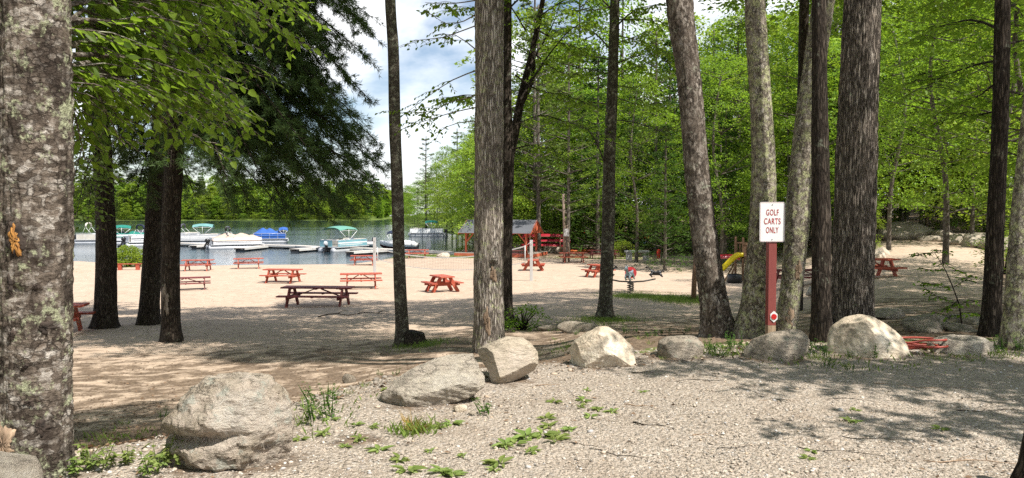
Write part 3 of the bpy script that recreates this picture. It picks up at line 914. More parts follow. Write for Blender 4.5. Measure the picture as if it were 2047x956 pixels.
def on_trunk(tree, px, py, w, h, name, mat, Pp, Rr, lift=.006, seed=0, pts=40):
    """an irregular patch of another surface lying on the front of a trunk, with real thickness"""
    b = tree.location; Y = b.y
    c = P(px, py, Y) - Vector(b)
    i = min(range(len(Pp)), key=lambda k: abs(Pp[k].z - c.z))
    r = Rr[i] * 1.02
    rng = random.Random(seed)
    n = pts; vs = []; fs = []
    rings = 4
    for q in range(rings + 1):
        for k in range(n):
            a = 2 * math.pi * k / n
            rr = (q / rings) * (1 + .26 * math.sin(2 * a + seed) + .2 * math.sin(5 * a + 2 * seed) + .09 * math.sin(11 * a + seed) + .06 * math.sin(17 * a + 3 * seed)) * (.85 + .15 * rng.random())
            x = math.cos(a) * rr * w / 2 / F * Y; z = math.sin(a) * rr * h / 2 / F * Y
            xx = c.x - Pp[i].x + x
            j = min(range(len(Pp)), key=lambda kk: abs(Pp[kk].z - (c.z + z)))
            y = -math.sqrt(max((Rr[j] * 1.03) ** 2 - min(abs(xx + Pp[i].x - Pp[j].x), Rr[j]) ** 2, 1e-5)) - (lift if q < rings else -.02) - .007 * rng.uniform(-1, 1)
            vs.append(Vector((c.x + x, Pp[j].y + y, c.z + z)))
    for q in range(rings):
        for k in range(n):
            a, b2 = q * n + k, q * n + (k + 1) % n
            fs.append((a, b2, b2 + n, a + n))
    mb = MB(); mb.add(vs, fs, True)
    return mb.build(name, mat, tree)
M_SCAR = paint('dark_scar', (.07, .05, .038), (.02, .015, .012), 20, .95, .8)
on_trunk(t1, 71, 474, 36, 92, 'hole_rim', M_SCAR, t1P, t1R, .004, 8)
on_trunk(t1, 72, 478, 25, 70, 'woodpecker_hole', M_HOLLOW, t1P, t1R, .010, 3)
on_trunk(t1, 50, 868, 70, 74, 'bare_patch', M_RAWWOOD, t1P, t1R, .010, 5)
for i, (px, py, w, h) in enumerate([(118, 648, 26, 24), (20, 740, 20, 34), (66, 660, 14, 26), (106, 568, 10, 14), (96, 790, 16, 22), (60, 560, 8, 40), (112, 840, 22, 34), (28, 640, 14, 18), (90, 720, 12, 12)]):
    on_trunk(t1, px, py, w, h, 'bark_scar', M_SCAR, t1P, t1R, .005, 11 + i)
# --- dark trunks left of the middle
def pine_low(ends, tx, dy, tw=.85):
    def f(wood, fol, b, rng):
        for ex, ey, dY, sy in ends:
            Y = b.y
            s = P(tx, sy, Y) - b; e = P(ex, ey, Y + dY) - b
            m = s.lerp(e, .5) + Vector((0, 0, .25 + rng.uniform(0, .2)))
            pine_branch(wood, fol, [s, m, e], .045, rng, tw, .085, .13, .14)
            for q in range(2):
                t_ = rng.uniform(.35, .8); a_ = s.lerp(m, t_ * 2) if t_ < .5 else m.lerp(e, t_ * 2 - 1)
                dv = (e - m).normalized(); dv = (dv + Vector((rng.uniform(-.3, .3), rng.choice((-1, 1)) * rng.uniform(.4, .9), rng.uniform(-.35, .25)))).normalized()
                b_ = a_ + dv * rng.uniform(.9, 1.9)
                pine_branch(wood, fol, [a_, a_.lerp(b_, .5) + Vector((0, 0, .1)), b_], .018, rng, .45, .085, .12, .1)
            e2 = e + Vector((rng.uniform(-1.1, .2), rng.uniform(-1.5, 1.5), rng.uniform(-.35, .9)))
            s2 = s + Vector((0, 0, rng.uniform(-.6, .8)))
            pine_branch(wood, fol, [s2, s2.lerp(e2, .5) + Vector((0, 0, .3)), e2], .035, rng, tw, .085, .13, .14)
    return f
PE4 = [(700, 15, -1.5, -330), (755, 80, 0, -250), (640, 70, 1.5, -200), (690, 150, -1, -160), (745, 205, .5, -120), (640, 230, 2, -60), (755, 285, -.8, -20), (700, 262, 1.2, -50), (770, 345, 0, 60),
       (765, 385, -1.5, 110), (735, 398, 1, 150), (690, 372, 2.0, 110), (645, 402, -1.8, 170), (590, 330, 2.2, 90), (565, 395, 0, 200), (520, 345, -2, 110), (500, 405, 1.2, 230), (455, 360, -2.5, 150),
       (560, 160, -2.2, -100), (600, 20, 2.5, -300), (480, 60, -2.4, -200), (520, 260, 2.4, 30), (430, 250, -2.6, 40), (610, 290, -2.4, 30), (660, 330, .4, 60), (720, 330, 1.6, 40), (580, 240, 0, -20), (725, 45, .8, -200), (740, 120, -1, -150), (690, 95, 2, -140), (600, 105, -.6, -120), (665, 185, 1.4, -70), (725, 245, -1.6, -30), (620, 160, .5, -90), (540, 90, 1, -130), (650, 10, -.4, -180), (560, 310, -1, 60), (690, 420, .6, 200), (610, 415, .2, 230)]
t4, t4P, t4R = near_tree('pine_tree', 'dark pine trunk with a scarred pale foot, right of the pair that stand close together', B_DARK,
    [(343, 683, 36), (341, 600, 34), (342, 450, 35), (350, 280, 33), (360, 0, 30), (366, -250, 27)], 36, 4.1, .05, 6, .7, .3, .05, 13, HIGHPINE[0], .75, cz=5,
    low=pine_low(PE4, 358, 0), lowmat=M_PINE, lowshape='quad')
M_PALEBARK = paint('worn_bark', (.26, .22, .18), (.09, .07, .055), 16, .9, .8, (1, 1, .15), bscale=60)
PE3 = [(250, 330, 0, 130), (200, 250, -2, 40), (180, 380, 1, 210), (420, 330, 2.5, 150), (230, 120, -2, -80), (160, 180, 2, 0), (420, 120, 2.6, -100), (480, 300, 3, 80), (270, 400, -2.4, 260), (400, 420, 3, 260)]
near_tree('pine_tree', 'dark leaning trunk close behind the scarred pine', B_DARK,
    [(296, 648, 40), (300, 590, 37), (308, 450, 34), (318, 300, 31), (330, 100, 30), (338, -150, 25)], 32, 5.3, .05, 6, .7, .25, .05, 14, HIGHPINE[1], .8, cz=5,
    low=pine_low(PE3, 322, 0, .9), lowmat=M_PINE)
def low_t2(wood, fol, b, rng):
    for ex, ey, dY, sy in [(150, 330, -4, 200), (165, 400, -4.5, 260), (150, 440, -5, 300), (190, 350, -3, 230), (120, 250, -4, 130), (140, 385, -5.5, 240), (230, 230, -3, 100), (270, 130, -2, 0), (180, 130, -3, -40), (250, 290, 1, 200), (175, 445, -4.2, 330)]:
        s = P(195, sy, b.y) - b; e = P(ex, ey, b.y + dY) - b
        twig_branch(wood, fol, [s, s.lerp(e, .5) + Vector((0, 0, .3)), e], .03, rng, .75, .13, .12, .62, .35, .15)
near_tree('tree', 'straight dark trunk beside the near red picnic table', B_DARK,
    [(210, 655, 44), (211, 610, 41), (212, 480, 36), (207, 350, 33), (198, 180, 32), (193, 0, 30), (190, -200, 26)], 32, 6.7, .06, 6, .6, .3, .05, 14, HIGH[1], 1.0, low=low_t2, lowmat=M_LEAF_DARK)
# --- slender smooth trunk
t5 = near_tree('tree', 'slender smooth trunk with a small stump at its foot, right of the long maroon table', B_SMOOTH,
    [(806, 690, 29), (803, 640, 25), (798, 520, 24), (793, 350, 23.5), (789, 240, 22.5), (787, 120, 22), (780, 0, 21), (772, -250, 17)], 30, 7.7, .03, 6, .8, .35, .07, 13, HIGH[2], 1.0)[0]
# --- big grey trunk in the middle
def low_t6(wood, fol, b, rng):
    Y = b.y
    for pts, r, tl in [([(955, 50), (885, 75), (840, 80), (800, 95)], .012, .35), ([(955, 140), (905, 160), (860, 190), (800, 235)], .014, .5), ([(955, 242), (915, 246), (880, 262), (870, 285)], .01, .2),
                   ([(955, 0), (900, 8), (850, 5)], .014, .5), ([(952, 100), (910, 70), (868, 70)], .012, .4), ([(955, 190), (900, 205), (850, 225), (775, 222)], .012, .5), ([(952, 215), (905, 225), (840, 245), (800, 260)], .012, .45),
                   ([(950, 30), (900, 50), (850, 20)], .012, .45)]:
        q = [P(x, y, Y + (i * .5)) - b for i, (x, y) in enumerate(pts)]
        dens = .35 if pts[0][1] in (50, 242) else 1.0
        twig_branch(wood, fol, q, r, rng, tl, .13, .085, .6, .55, .35, dens=dens)
t6, t6P, t6R = near_tree('tree', 'stout pale grey trunk with lichen and a torn knot, behind the leaning tan boulder', B_GREY,
    [(978, 703, 62), (977, 640, 59), (977, 480, 57), (978, 250, 55), (978, 0, 56), (979, -250, 50)], 110, 8.9, .04, 7, .45, .12, .03, 14, HIGH[0], .85, low=low_t6, lowmat=M_LEAF, lowshape='leaf', step=.04, flake=(26, 4, .06, 8),
    bumps=[(1.95, math.pi * 1.62, .06, .25), (1.85, math.pi * 1.58, .05, -.25)])
on_trunk(t4, 338, 596, 18, 70, 'worn_bark', M_PALEBARK, t4P, t4R, .006, 41)
on_trunk(t6, 987, 548, 12, 40, 'torn_knot', M_RAWWOOD, t6P, t6R, .012, 21)
on_trunk(t6, 975, 640, 16, 60, 'bare_patch', M_RAWWOOD, t6P, t6R, .008, 22)
# --- forked dark tree just right of it
def low_fork(wood, fol, b, rng):
    Y = b.y
    for pts, r in [([(1040, 200), (1090, 120), (1140, 60), (1180, 40)], .03), ([(1060, 130), (1100, 60), (1120, 10)], .03), ([(1035, 230), (1000, 200), (930, 190), (900, 200)], .025), ([(1030, 150), (1075, 180), (1130, 190), (1180, 210)], .025),
                   ([(1020, 300), (1070, 290), (1110, 310), (1150, 330)], .02), ([(1015, 60), (960, 20), (900, 20)], .025), ([(1075, 60), (1130, 90), (1190, 100)], .025), ([(1015, 20), (1060, -20), (1110, -30)], .03),
                   ([(1030, 250), (1080, 230), (1120, 240)], .02), ([(1060, 100), (1110, 140), (1150, 150)], .02), ([(1050, 60), (1010, 0), (960, -30)], .025), ([(1070, 40), (1130, 0), (1200, -10)], .025)]:
        q = [P(x, y, Y + i * rng.uniform(-.8, .8)) - b for i, (x, y) in enumerate(pts)]
        twig_branch(wood, fol, q, r, rng, .8, .095, .12, .62, .45, .2)
near_tree('tree', 'dark forked tree half hidden by the stout grey trunk', B_DARK,
    [(1010, 655, 34), (1009, 560, 30), (1012, 420, 26), (1016, 330, 24), (1014, 200, 17), (1015, 0, 15), (1014, -200, 12)], 28, 9.9, .04, 6, .7, .3, .05, 14, HIGH[1], 1.1, low=low_fork, lowmat=M_LEAF,
    forks=[([(1016, 330, 20.5), (1030, 260, 20.5), (1043, 190, 20.5), (1062, 110, 20.5), (1085, 0, 20.5), (1100, -120, 20.5)], [20, 19, 16, 12, 10, 6]), ([(1038, 215, 20.5), (1056, 180, 20.3), (1066, 150, 20.2), (1066, 120, 20.2)], [13, 11, 10, 8])])
# --- slim tree by the rocking ride
def low_t8(wood, fol, b, rng):
    Y = b.y
    for pts, r, dn in [([(1222, 210), (1180, 205), (1150, 215), (1105, 218)], .03, .5), ([(1222, 240), (1270, 245), (1330, 262), (1380, 230)], .02, .3), ([(1222, 100), (1180, 60), (1140, 55), (1120, 62)], .025, .6), ([(1225, 60), (1270, 20), (1320, 10)], .03, 1),
                   ([(1210, 330), (1195, 290), (1175, 260), (1130, 240)], .03, .5), ([(1225, 130), (1280, 110), (1340, 105)], .025, 1), ([(1225, 170), (1270, 175), (1310, 160)], .02, .8), ([(1222, 20), (1180, -20), (1130, -10)], .03, 1),
                   ([(1224, 90), (1265, 75), (1300, 60)], .02, 1), ([(1220, 150), (1180, 140), (1140, 150)], .02, .8), ([(1228, 10), (1280, -30), (1340, -40)], .03, 1), ([(1220, 280), (1260, 300), (1300, 290)], .015, .5), ([(1226, 40), (1290, 40), (1350, 50)], .025, 1), ([(1224, 120), (1160, 110), (1090, 120)], .025, 1), ([(1226, 70), (1300, 90), (1345, 140)], .02, 1), ([(1228, 10), (1190, 20), (1120, 20)], .025, 1), ([(1222, 190), (1280, 210), (1340, 200)], .02, 1)]:
        q = [P(x, y, Y + i * rng.uniform(-.8, .8)) - b for i, (x, y) in enumerate(pts)]
        twig_branch(wood, fol, q, r, rng, .95, .10, .12, .62, .4, .2, dens=max(dn, .6))
near_tree('tree', 'slim grey trunk in front of the rocking ride, grass round its foot', B_SMOOTH,
    [(1208, 637, 30), (1211, 580, 26), (1216, 450, 25), (1218, 330, 24), (1224, 180, 21), (1229, 0, 18), (1232, -200, 14)], 28, 11.1, .05, 6, .7, .5, .05, 15, HIGH[2], 1.15, low=low_t8, lowmat=M_LEAF)
# --- the group on the right
near_tree('tree', 'leaning trunk with cracked grey bark and a ragged dark top, left of the sign', B_CRACK,
    [(1437, 674, 58), (1428, 610, 53), (1412, 500, 50), (1397, 380, 48), (1385, 250, 46), (1374, 130, 46), (1362, 40, 51), (1358, -10, 52), (1345, -200, 40)], 80, 12.3, .03, 8, .8, .5, .05, 11, HIGH[0], .3, cz=1.0, step=.03, flake=(26, 15, .05, 5))
near_tree('tree', 'lichen covered trunk with a flared foot, next left of the red sign post', B_LICHEN,
    [(1502, 676, 66), (1508, 620, 54), (1518, 520, 50), (1526, 400, 48), (1524, 250, 42), (1515, 120, 39), (1509, 0, 38), (1504, -200, 33)], 80, 13.7, .03, 8, .9, .4, .05, 13, HIGH[1], .45, cz=1.6, step=.03, flake=(34, 20, .05, 5))
t11, t11P, t11R = near_tree('tree', 'lichen trunk split open to bare wood at its foot, right behind the sign post', B_LICHEN,
    [(1567, 668, 40), (1578, 600, 40), (1588, 520, 42), (1594, 440, 46), (1600, 350, 42), (1614, 230, 42), (1632, 100, 41), (1646, 0, 41), (1668, -200, 36)], 72, 14.9, .03, 8, .9, .15, .06, 12, HIGH[2], .28, cz=1.0, step=.03, flake=(34, 20, .05, 5))
on_trunk(t11, 1571, 636, 22, 56, 'bare_wood', M_RAWWOOD, t11P, t11R, .010, 31)
on_trunk(t11, 1588, 540, 16, 50, 'bare_wood', M_RAWWOOD, t11P, t11R, .008, 32)
near_tree('tree', 'thin dark trunk between the split trunk and the deeply ridged one', B_DARK,
    [(1641, 684, 40), (1642, 600, 36), (1641, 450, 36), (1640, 300, 32), (1638, 100, 28), (1637, -200, 24)], 28, 15.7, .05, 6, .7, .2, .05, 12, HIGH[0], .3, cz=1.0)
near_tree('tree', 'broad brown trunk with deep vertical ridges, behind the big cream boulder', B_RIDGE,
    [(1700, 690, 84), (1701, 640, 76), (1706, 500, 75), (1712, 320, 73), (1718, 150, 68), (1724, 0, 65), (1730, -250, 58)], 150, 16.9, .05, 9, .30, .3, .03, 15, HIGH[1], .7, cz=3, step=.03, base=GY(1700, 10.3), flake=(44, 4.5, .085, 5.5))
def low_t14(wood, fol, b, rng):
    Y = b.y
    for pts, r in [([(2000, 60), (1940, 40), (1870, 60), (1830, 90)], .02), ([(2000, 120), (1950, 130), (1890, 150), (1850, 180)], .02), ([(2003, 180), (2050, 190), (2090, 200)], .02), ([(2002, 0), (1950, -20), (1880, -10)], .02),
                   ([(2003, 90), (2050, 80), (2090, 90)], .02), ([(2000, 220), (1950, 230), (1900, 225)], .015), ([(2000, 20), (2050, 0), (2090, -10)], .02), ([(1998, 300), (2030, 310), (2070, 330)], .015), ([(1998, 160), (1960, 190), (1930, 200)], .015)]:
        q = [P(x, y, Y + i * rng.uniform(.0, 1.2)) - b for i, (x, y) in enumerate(pts)]
        twig_branch(wood, fol, q, r, rng, .7, .12, .11, .65, .35, .2)
near_tree('tree', 'dark straight trunk behind the low grey boulder', B_DARK,
    [(1980, 672, 38), (1983, 600, 33), (1990, 450, 31), (1997, 300, 29), (2002, 150, 28), (2004, 0, 27), (2006, -200, 23)], 32, 17.9, .05, 6, .7, .25, .06, 13, HIGH[2], .4, cz=1.6, low=low_t14, lowmat=M_LEAF)
near_tree('tree', 'sunlit lichen trunk leaning out past the end of the boulder row', B_LICHEN,
    [(2024, 697, 42), (2030, 600, 37), (2038, 480, 36), (2048, 360, 35), (2065, 200, 33), (2085, 0, 30)], 40, 18.3, .04, 7, .8, .25, .05, 9, HIGH[0], .3, cz=1.2, step=.06)
# a short dark snag whose edge shows at the corner of the picture
near_tree('tree_snag', 'short dark broken trunk standing on the gravel edge', B_DARK,
    [(2062, 985, 50), (2064, 930, 40), (2070, 860, 34)], 24, 19.1, .06, 6, .8, .35, .05, .1, None, base=Vector((2.79, 4.05, 0)))
BEHIND = []
# trees beyond the edge of the photograph, or hidden by the nearer trunks, added so their crowns shade the gravel, the bank and the sand
for i, (x, y, h, s, c, lab) in enumerate([
        (13.0, 10.5, 12.5, 1.0, 2, 'tree added for shade well past the end of the boulder row'), (11.8, 6.6, 14.0, .8, 0, 'tall slim tree added for shade past the hose and low boulder'),
        (16.5, 17, 14.0, 1.15, 1, 'tree added for shade beside the dirt path past the lichen trunk'), (20, 24, 15, 1.2, 2, 'tall tree added for shade farther along the right side of the dirt path'),
        (10.3, 14.3, 15.0, 1.1, 0, 'tree added for shade on the stone bank past the dark straight trunk'), (14.0, 20.0, 15.5, 1.2, 1, 'tree added for shade where the stone bank meets the path'),
        (7.75, 17.0, 14.0, 1.05, 2, 'tree added for shade directly behind the deeply ridged trunk'), (11.2, 24.5, 16.0, 1.15, 0, 'farther tree added for shade in line behind the deeply ridged trunk'),
        (7.9, 21.0, 15.5, 1.1, 1, 'tree added for shade behind the split trunk and sign post'), (-10.5, 12, 15, 1.1, 0, 'unseen tree left of the flaking trunk on the shaded sand'), (15.2, 13.6, 13.5, 1.1, 1, 'tree added for shade between the stone bank and the right side of the path'), (19.8, 17.4, 14, 1.2, 0, 'tree added for shade farther right of the dirt path'), (12.4, 8.3, 13, .9, 2, 'tree added for shade just past the hose on the shaded bank')]):
    root = empty('tree', (x, y, gz(x, y)), lab, 'tree')
    mb = MB(); trunk_tube(mb, [Vector((0, 0, -.3)), Vector((.1, 0, h * .5)), Vector((0, .1, h))], [.17, .13, .05], 16, .3, seed=i * 3.); mb.build('trunk', B_DARK, root)
    o = link('crown', HIGH[c], root, (0, 0, h - 6.6 * s)); o.scale = (s,) * 3; o.rotation_euler = (0, 0, i * 1.7)
root = empty('tree', (-1.5, -3.0, 0), 'unseen tree added behind the viewpoint, its long high limb shading the left bank', 'tree')  # added out of view; limb shaped so its crown shades the left bank
mb = MB(); trunk_tube(mb, [Vector((0, 0, -.3)), Vector((.2, .4, 5)), Vector((.8, 1.2, 9.3)), Vector((1.0, 1.4, 12))], [.2, .16, .12, .05], 14, .3, seed=1.)
mb.tube([(.8, 1.2, 9.3), (2.2, 3.4, 9.9), (3.5, 5.4, 10.6)], [.07, .05, .02], 7); mb.build('trunk', B_DARK, root)
o = link('crown', HIGH[1], root, (3.5, 5.4, 9.3)); o.scale = (.42, .42, .38)
for i, (x, y, sc_) in enumerate([(-8, -6, 1.0), (-15, -2, 1.1), (-4, -13, 1.05), (-18, 6, .95), (-12, -14, 1.1), (-22, -8, 1.0)]):  # trees added out of view to cut the sky light
    BEHIND.append((x, y, sc_))
# an added unseen tree, its low limbs placed to shade the right end of the gravel
root = empty('tree', (9.6, 3.4, gz(9.6, 3.4)), 'unseen tree added with long low limbs to shade the right end of the gravel', 'tree')
wood, fol = MB(), Fol(); rng = np.random.default_rng(77)
trunk_tube(wood, [Vector((0, 0, -.3)), Vector((.1, 0, 4)), Vector((0, 0, 10))], [.18, .15, .06], 16, .3, seed=2.)
for ex, ey, ez, sz_, ln in [(-4.6, 0.73, 5.6, 4.5, .9), (-3.6, 1.23, 6.0, 4.8, 1.0), (-2.6, 0.83, 5.6, 4.4, 1.0), (-5.0, 1.03, 6.3, 5.2, .7), (-2.0, 0.33, 6.6, 5.0, 1.0), (-3.0, 0.63, 6.8, 5.4, 1.0), (-5.3, -0.42, 4.9, 4.2, .35), (-4.4, -0.67, 5.4, 4.4, .5), (-3.6, -0.57, 5.2, 4.3, .7), (-1.4, 1.43, 6.2, 5.0, 1.1), (-4.2, 1.28, 6.4, 5.0, 1.1), (-3.2, 1.58, 6.9, 5.4, 1.2), (-2.2, 1.28, 6.2, 4.8, 1.2), (-5.2, 1.13, 6.6, 5.3, .9), (-4.0, -0.52, 5.5, 4.4, .8), (-3.1, -0.42, 5.9, 4.6, .9), (-2.4, -0.82, 5.4, 4.2, .9)]:
    twig_branch(wood, fol, [Vector((0, 0, sz_)), Vector((ex * .5, ey * .6, (sz_ + ez) / 2 + .3)), Vector((ex, ey, ez))], .04, rng, ln, .085, .13, .62, .3, .3, dens=1.5)
wood.build('trunk', B_DARK, root); link('crown', fol.mesh('foliage', M_LEAF), root)

# ------------------------------------------------------------------ the woods
def woods_variant(kind, seed):
    rng = np.random.default_rng(seed)
    wood = MB()
    if kind == 'broad':
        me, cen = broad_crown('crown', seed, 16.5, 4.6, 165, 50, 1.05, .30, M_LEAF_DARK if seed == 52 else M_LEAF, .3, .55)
        z0 = 3.5; r0 = .2
        pts = [Vector((0, 0, -.4)), Vector((.2 * rng.normal(), .2 * rng.normal(), 6)), Vector((.3 * rng.normal(), .3 * rng.normal(), 18.5))]
        nl = [cen[i] + np.array([0, 0, z0]) for i in rng.choice(len(cen), 26, False)]
    elif kind == 'lime':
        me, cen = broad_crown('crown', seed, 14.5, 4.7, 180, 42, 1.0, .30, M_LEAF_LIME, .3, .6)
        z0 = 1.8; r0 = .17
        pts = [Vector((0, 0, -.4)), Vector((.2 * rng.normal(), .2 * rng.normal(), 5)), Vector((.3 * rng.normal(), .3 * rng.normal(), 15))]
        nl = [cen[i] + np.array([0, 0, z0]) for i in rng.choice(len(cen), 26, False)]
    elif kind == 'pine':
        me, limbs = conifer_crown('crown', seed, 17, 3.6, 15, 5, M_PINE_LIT, .42, .10, .03, .22, 20, 4, .2, lambda t: (1 - t) ** .65 * (.5 + .5 * min(1, t * 3.5)))
        z0 = 5.0; r0 = .24
        pts = [Vector((0, 0, -.4)), Vector((0, .1, 9)), Vector((.1, 0, 21.8))]
        nl = [np.array([l[1] * 1.5, l[2] * 1.5, l[3] + z0]) for l in limbs]
    elif kind == 'hemlock':
        me, limbs = conifer_crown('crown', seed, 15.5, 3.9, 24, 7, M_HEM, .30, .12, -.10, .05, 20, 4, .3)
        z0 = 1.0; r0 = .2
        pts = [Vector((0, 0, -.4)), Vector((0, 0, 8)), Vector((0, 0, 16.4))]
        nl = [np.array([l[1], l[2], l[3] + z0]) for l in limbs[::3]]
    elif kind == 'understory':
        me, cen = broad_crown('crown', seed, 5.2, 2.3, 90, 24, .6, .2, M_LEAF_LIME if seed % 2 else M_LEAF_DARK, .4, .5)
        z0 = .5; r0 = .05
        pts = [Vector((0, 0, -.3)), Vector((.1, .1, 2)), Vector((.2, 0, 5))]
        nl = [cen[i] + np.array([0, 0, z0]) for i in rng.choice(len(cen), 14, False)]
    elif kind == 'farbroad':
        me, cen = broad_crown('crown', seed, 16, 4.2, 200, 22, 1.2, .75, M_LEAF if seed % 2 else M_LEAF_LIME, .3, .7)
        z0 = .6; r0 = .2
        pts = [Vector((0, 0, -1)), Vector((0, .2, 6)), Vector((.1, .1, 15))]
        nl = []
    elif kind == 'farpine':
        me, limbs = conifer_crown('crown', seed, 19, 3.4, 17, 6, M_PINE_LIT if seed % 2 else M_HEM, .8, .2, -.03, .08, 18, 3, .34, lambda t: (1 - t) ** .7 * (.7 + .3 * min(1, t * 4)))
        z0 = .8; r0 = .22
        pts = [Vector((0, 0, -1)), Vector((0, 0, 8)), Vector((0, 0, 19))]
        nl = []
    else:  # a tree of middle distance with finer leaves
        me, cen = broad_crown('crown', seed, 12.5, 4.3, 230, 60, .66, .16, M_LEAF, .35, .55)
        z0 = 2.6; r0 = .15
        pts = [Vector((0, 0, -.4)), Vector((.2 * rng.normal(), .15 * rng.normal(), 4)), Vector((.5 * rng.normal(), .5 * rng.normal(), 9)), Vector((0, 0, 14))]
        nl = [cen[i] + np.array([0, 0, z0]) for i in rng.choice(len(cen), 30, False)]
    trunk_tube(wood, pts, list(np.linspace(r0, r0 * .3, len(pts))), 10, .7, .04, 4, .6, .25, seed * 1.1)
    top = pts[-1].z
    for e in nl:
        e = Vector(e)
        zb = max(.5 + .3 * z0, min(e.z - .35 * math.hypot(e.x, e.y), top - .3))
        k = zb / top
        s = pts[0].lerp(pts[-1], k); s.z = zb
        wood.tube([s, s.lerp(e, .55) + Vector((0, 0, -.1)), e], [r0 * .28, r0 * .18, .015], 4, False)
    return wood.mesh('trunk', B_WOODS), me, z0
VAR = {}
for kind, n in (('broad', 3), ('lime', 2), ('pine', 2), ('hemlock', 2), ('understory', 2), ('mid', 3), ('farbroad', 2), ('farpine', 2)):
    VAR[kind] = [woods_variant(kind, 40 + 7 * i + len(kind)) for i in range(n)]
TREE_NAMES = {'broad': 'broadleaf_tree', 'lime': 'broadleaf_tree', 'pine': 'pine_tree', 'hemlock': 'hemlock_tree', 'understory': 'sapling', 'mid': 'broadleaf_tree', 'farbroad': 'broadleaf_tree', 'farpine': 'pine_tree'}
def plant(kind, i, loc, s, rz, label, group, cat='tree', zs=1.0):
    tm, cm, z0 = VAR[kind][i % len(VAR[kind])]
    root = empty(TREE_NAMES[kind], loc, label, cat, group, rz)
    root.scale = (s, s, s * zs)
    link('trunk', tm, root); link('crown', cm, root, (0, 0, z0))
    return root
WL = {'broad': ('tall green broadleaf tree in the woods behind the beach', 'broadleaf trees of the woods behind the beach'),
      'lime': ('bright yellow-green broadleaf tree in the woods behind the beach', 'bright broadleaf trees of the woods behind the beach'),
      'pine': ('tall layered pine in the woods behind the beach', 'pines of the woods behind the beach'),
      'hemlock': ('dark drooping hemlock in the woods behind the beach', 'hemlocks of the woods behind the beach'),
      'understory': ('low leafy sapling at the edge of the woods', 'saplings at the edge of the woods')}
rw = random.Random(8)
for r, Yr in enumerate([76, 83, 91, 101, 113, 128, 145]):
    u = -.045 + .01 * r
    while u < .80:
        near = .70 if u > .40 else (.86 if u > .30 else 1.0)
        Y = Yr * near + rw.uniform(-2.5, 2.5)
        if r == 0 and .40 < u < .53: Y += 7
        x = u * Y
        k = rw.random()
        kind = 'broad' if k < .36 else 'lime' if k < .62 else 'pine' if k < .82 else 'hemlock'
        if r > 1 and k > .5: kind = 'hemlock' if k > .7 else 'broad'
        if u < .02 and r == 0: kind = 'hemlock' if k < .5 else 'lime'
        if .05 < u < .34 and r < 2: kind = 'hemlock' if k < .55 else 'pine' if k < .85 else 'broad'
        s = rw.uniform(.85, 1.22) * (.8 if u < 0 else 1)
        plant(kind, rw.randrange(9), (x, Y, gz(x, Y)), s, rw.uniform(0, 6.28), *WL[kind], zs=rw.uniform(.95, 1.2))
        u += (4.6 + rw.uniform(-.8, 1.4)) / Y * (1.25 if r > 3 else 1)
u = .02
while u < .42:
    Y = 92 + rw.uniform(-3, 3); x = u * Y
    plant('broad' if rw.random() < .5 else 'lime', rw.randrange(9), (x, Y, gz(x, Y)), 1.4, rw.uniform(0, 6.28), 'very tall broadleaf tree rising over the woods behind the beach', 'tallest trees of the woods behind the beach', zs=1.22)
    u += rw.uniform(4.5, 7) / Y
for i in range(66):
    u = rw.uniform(.0, .74)
    Y = (rw.uniform(77, 84) if u < .30 else rw.uniform(64, 72) if u < .42 else rw.uniform(50, 60))
    if .42 < u < .53 and Y < 58: Y += 8
    if i > 45: Y += rw.uniform(8, 40); u = rw.uniform(.0, .74)
    x = u * Y
    plant('understory', i, (x, Y, gz(x, Y)), rw.uniform(.5, 1.15), rw.uniform(0, 6.28), *WL['understory'], cat='sapling')
for i, (x, y, sc_) in enumerate(BEHIND): plant('broad', i, (x, y, gz(x, y)), sc_, i * 1.9, 'tall broadleaf tree added out of view to block sky light', 'trees added out of view to block sky light')
# trees of the middle distance
for px, Y, kind, s, lab in [(1330, 52, 'hemlock', .62, 'feathery dark hemlock with low boughs behind the rocking ride'), (1450, 58, 'hemlock', .72, 'feathery hemlock standing behind the yellow slide'),
        (1135, 70, 'pine', .9, 'light green pine with layered boughs right behind the utility pole'), (1272, 62, 'mid', 1.0, 'maple with a pale trunk beside the grey stone table'),
        (1440, 54, 'mid', 1.0, 'slender crooked tree behind the leaning trunk'), (1778, 46, 'mid', .95, 'tree with thin pale stem beyond the ridged trunk'), (1892, 36, 'mid', 1.0, 'tree with dark stem standing on the far side of the dirt path'),
        (1990, 33, 'mid', 1.05, 'leafy tree at the path seen past the dark straight trunk'), (1840, 58, 'broad', .8, 'tall tree at the end of the dirt path'), (2075, 27, 'mid', 1.0, 'leafy tree overhanging the stone bank'), (1600, 54, 'mid', 1.1, 'tree behind the split trunk and the sign'), (1690, 60, 'broad', .9, 'tall tree hidden mostly behind the ridged trunk'),
        (1945, 50, 'lime', .9, 'bright yellow-green tree beyond the stone bank')]:
    p = GY(px, Y)
    plant(kind, int(px), p, s, px * .37, lab, None)
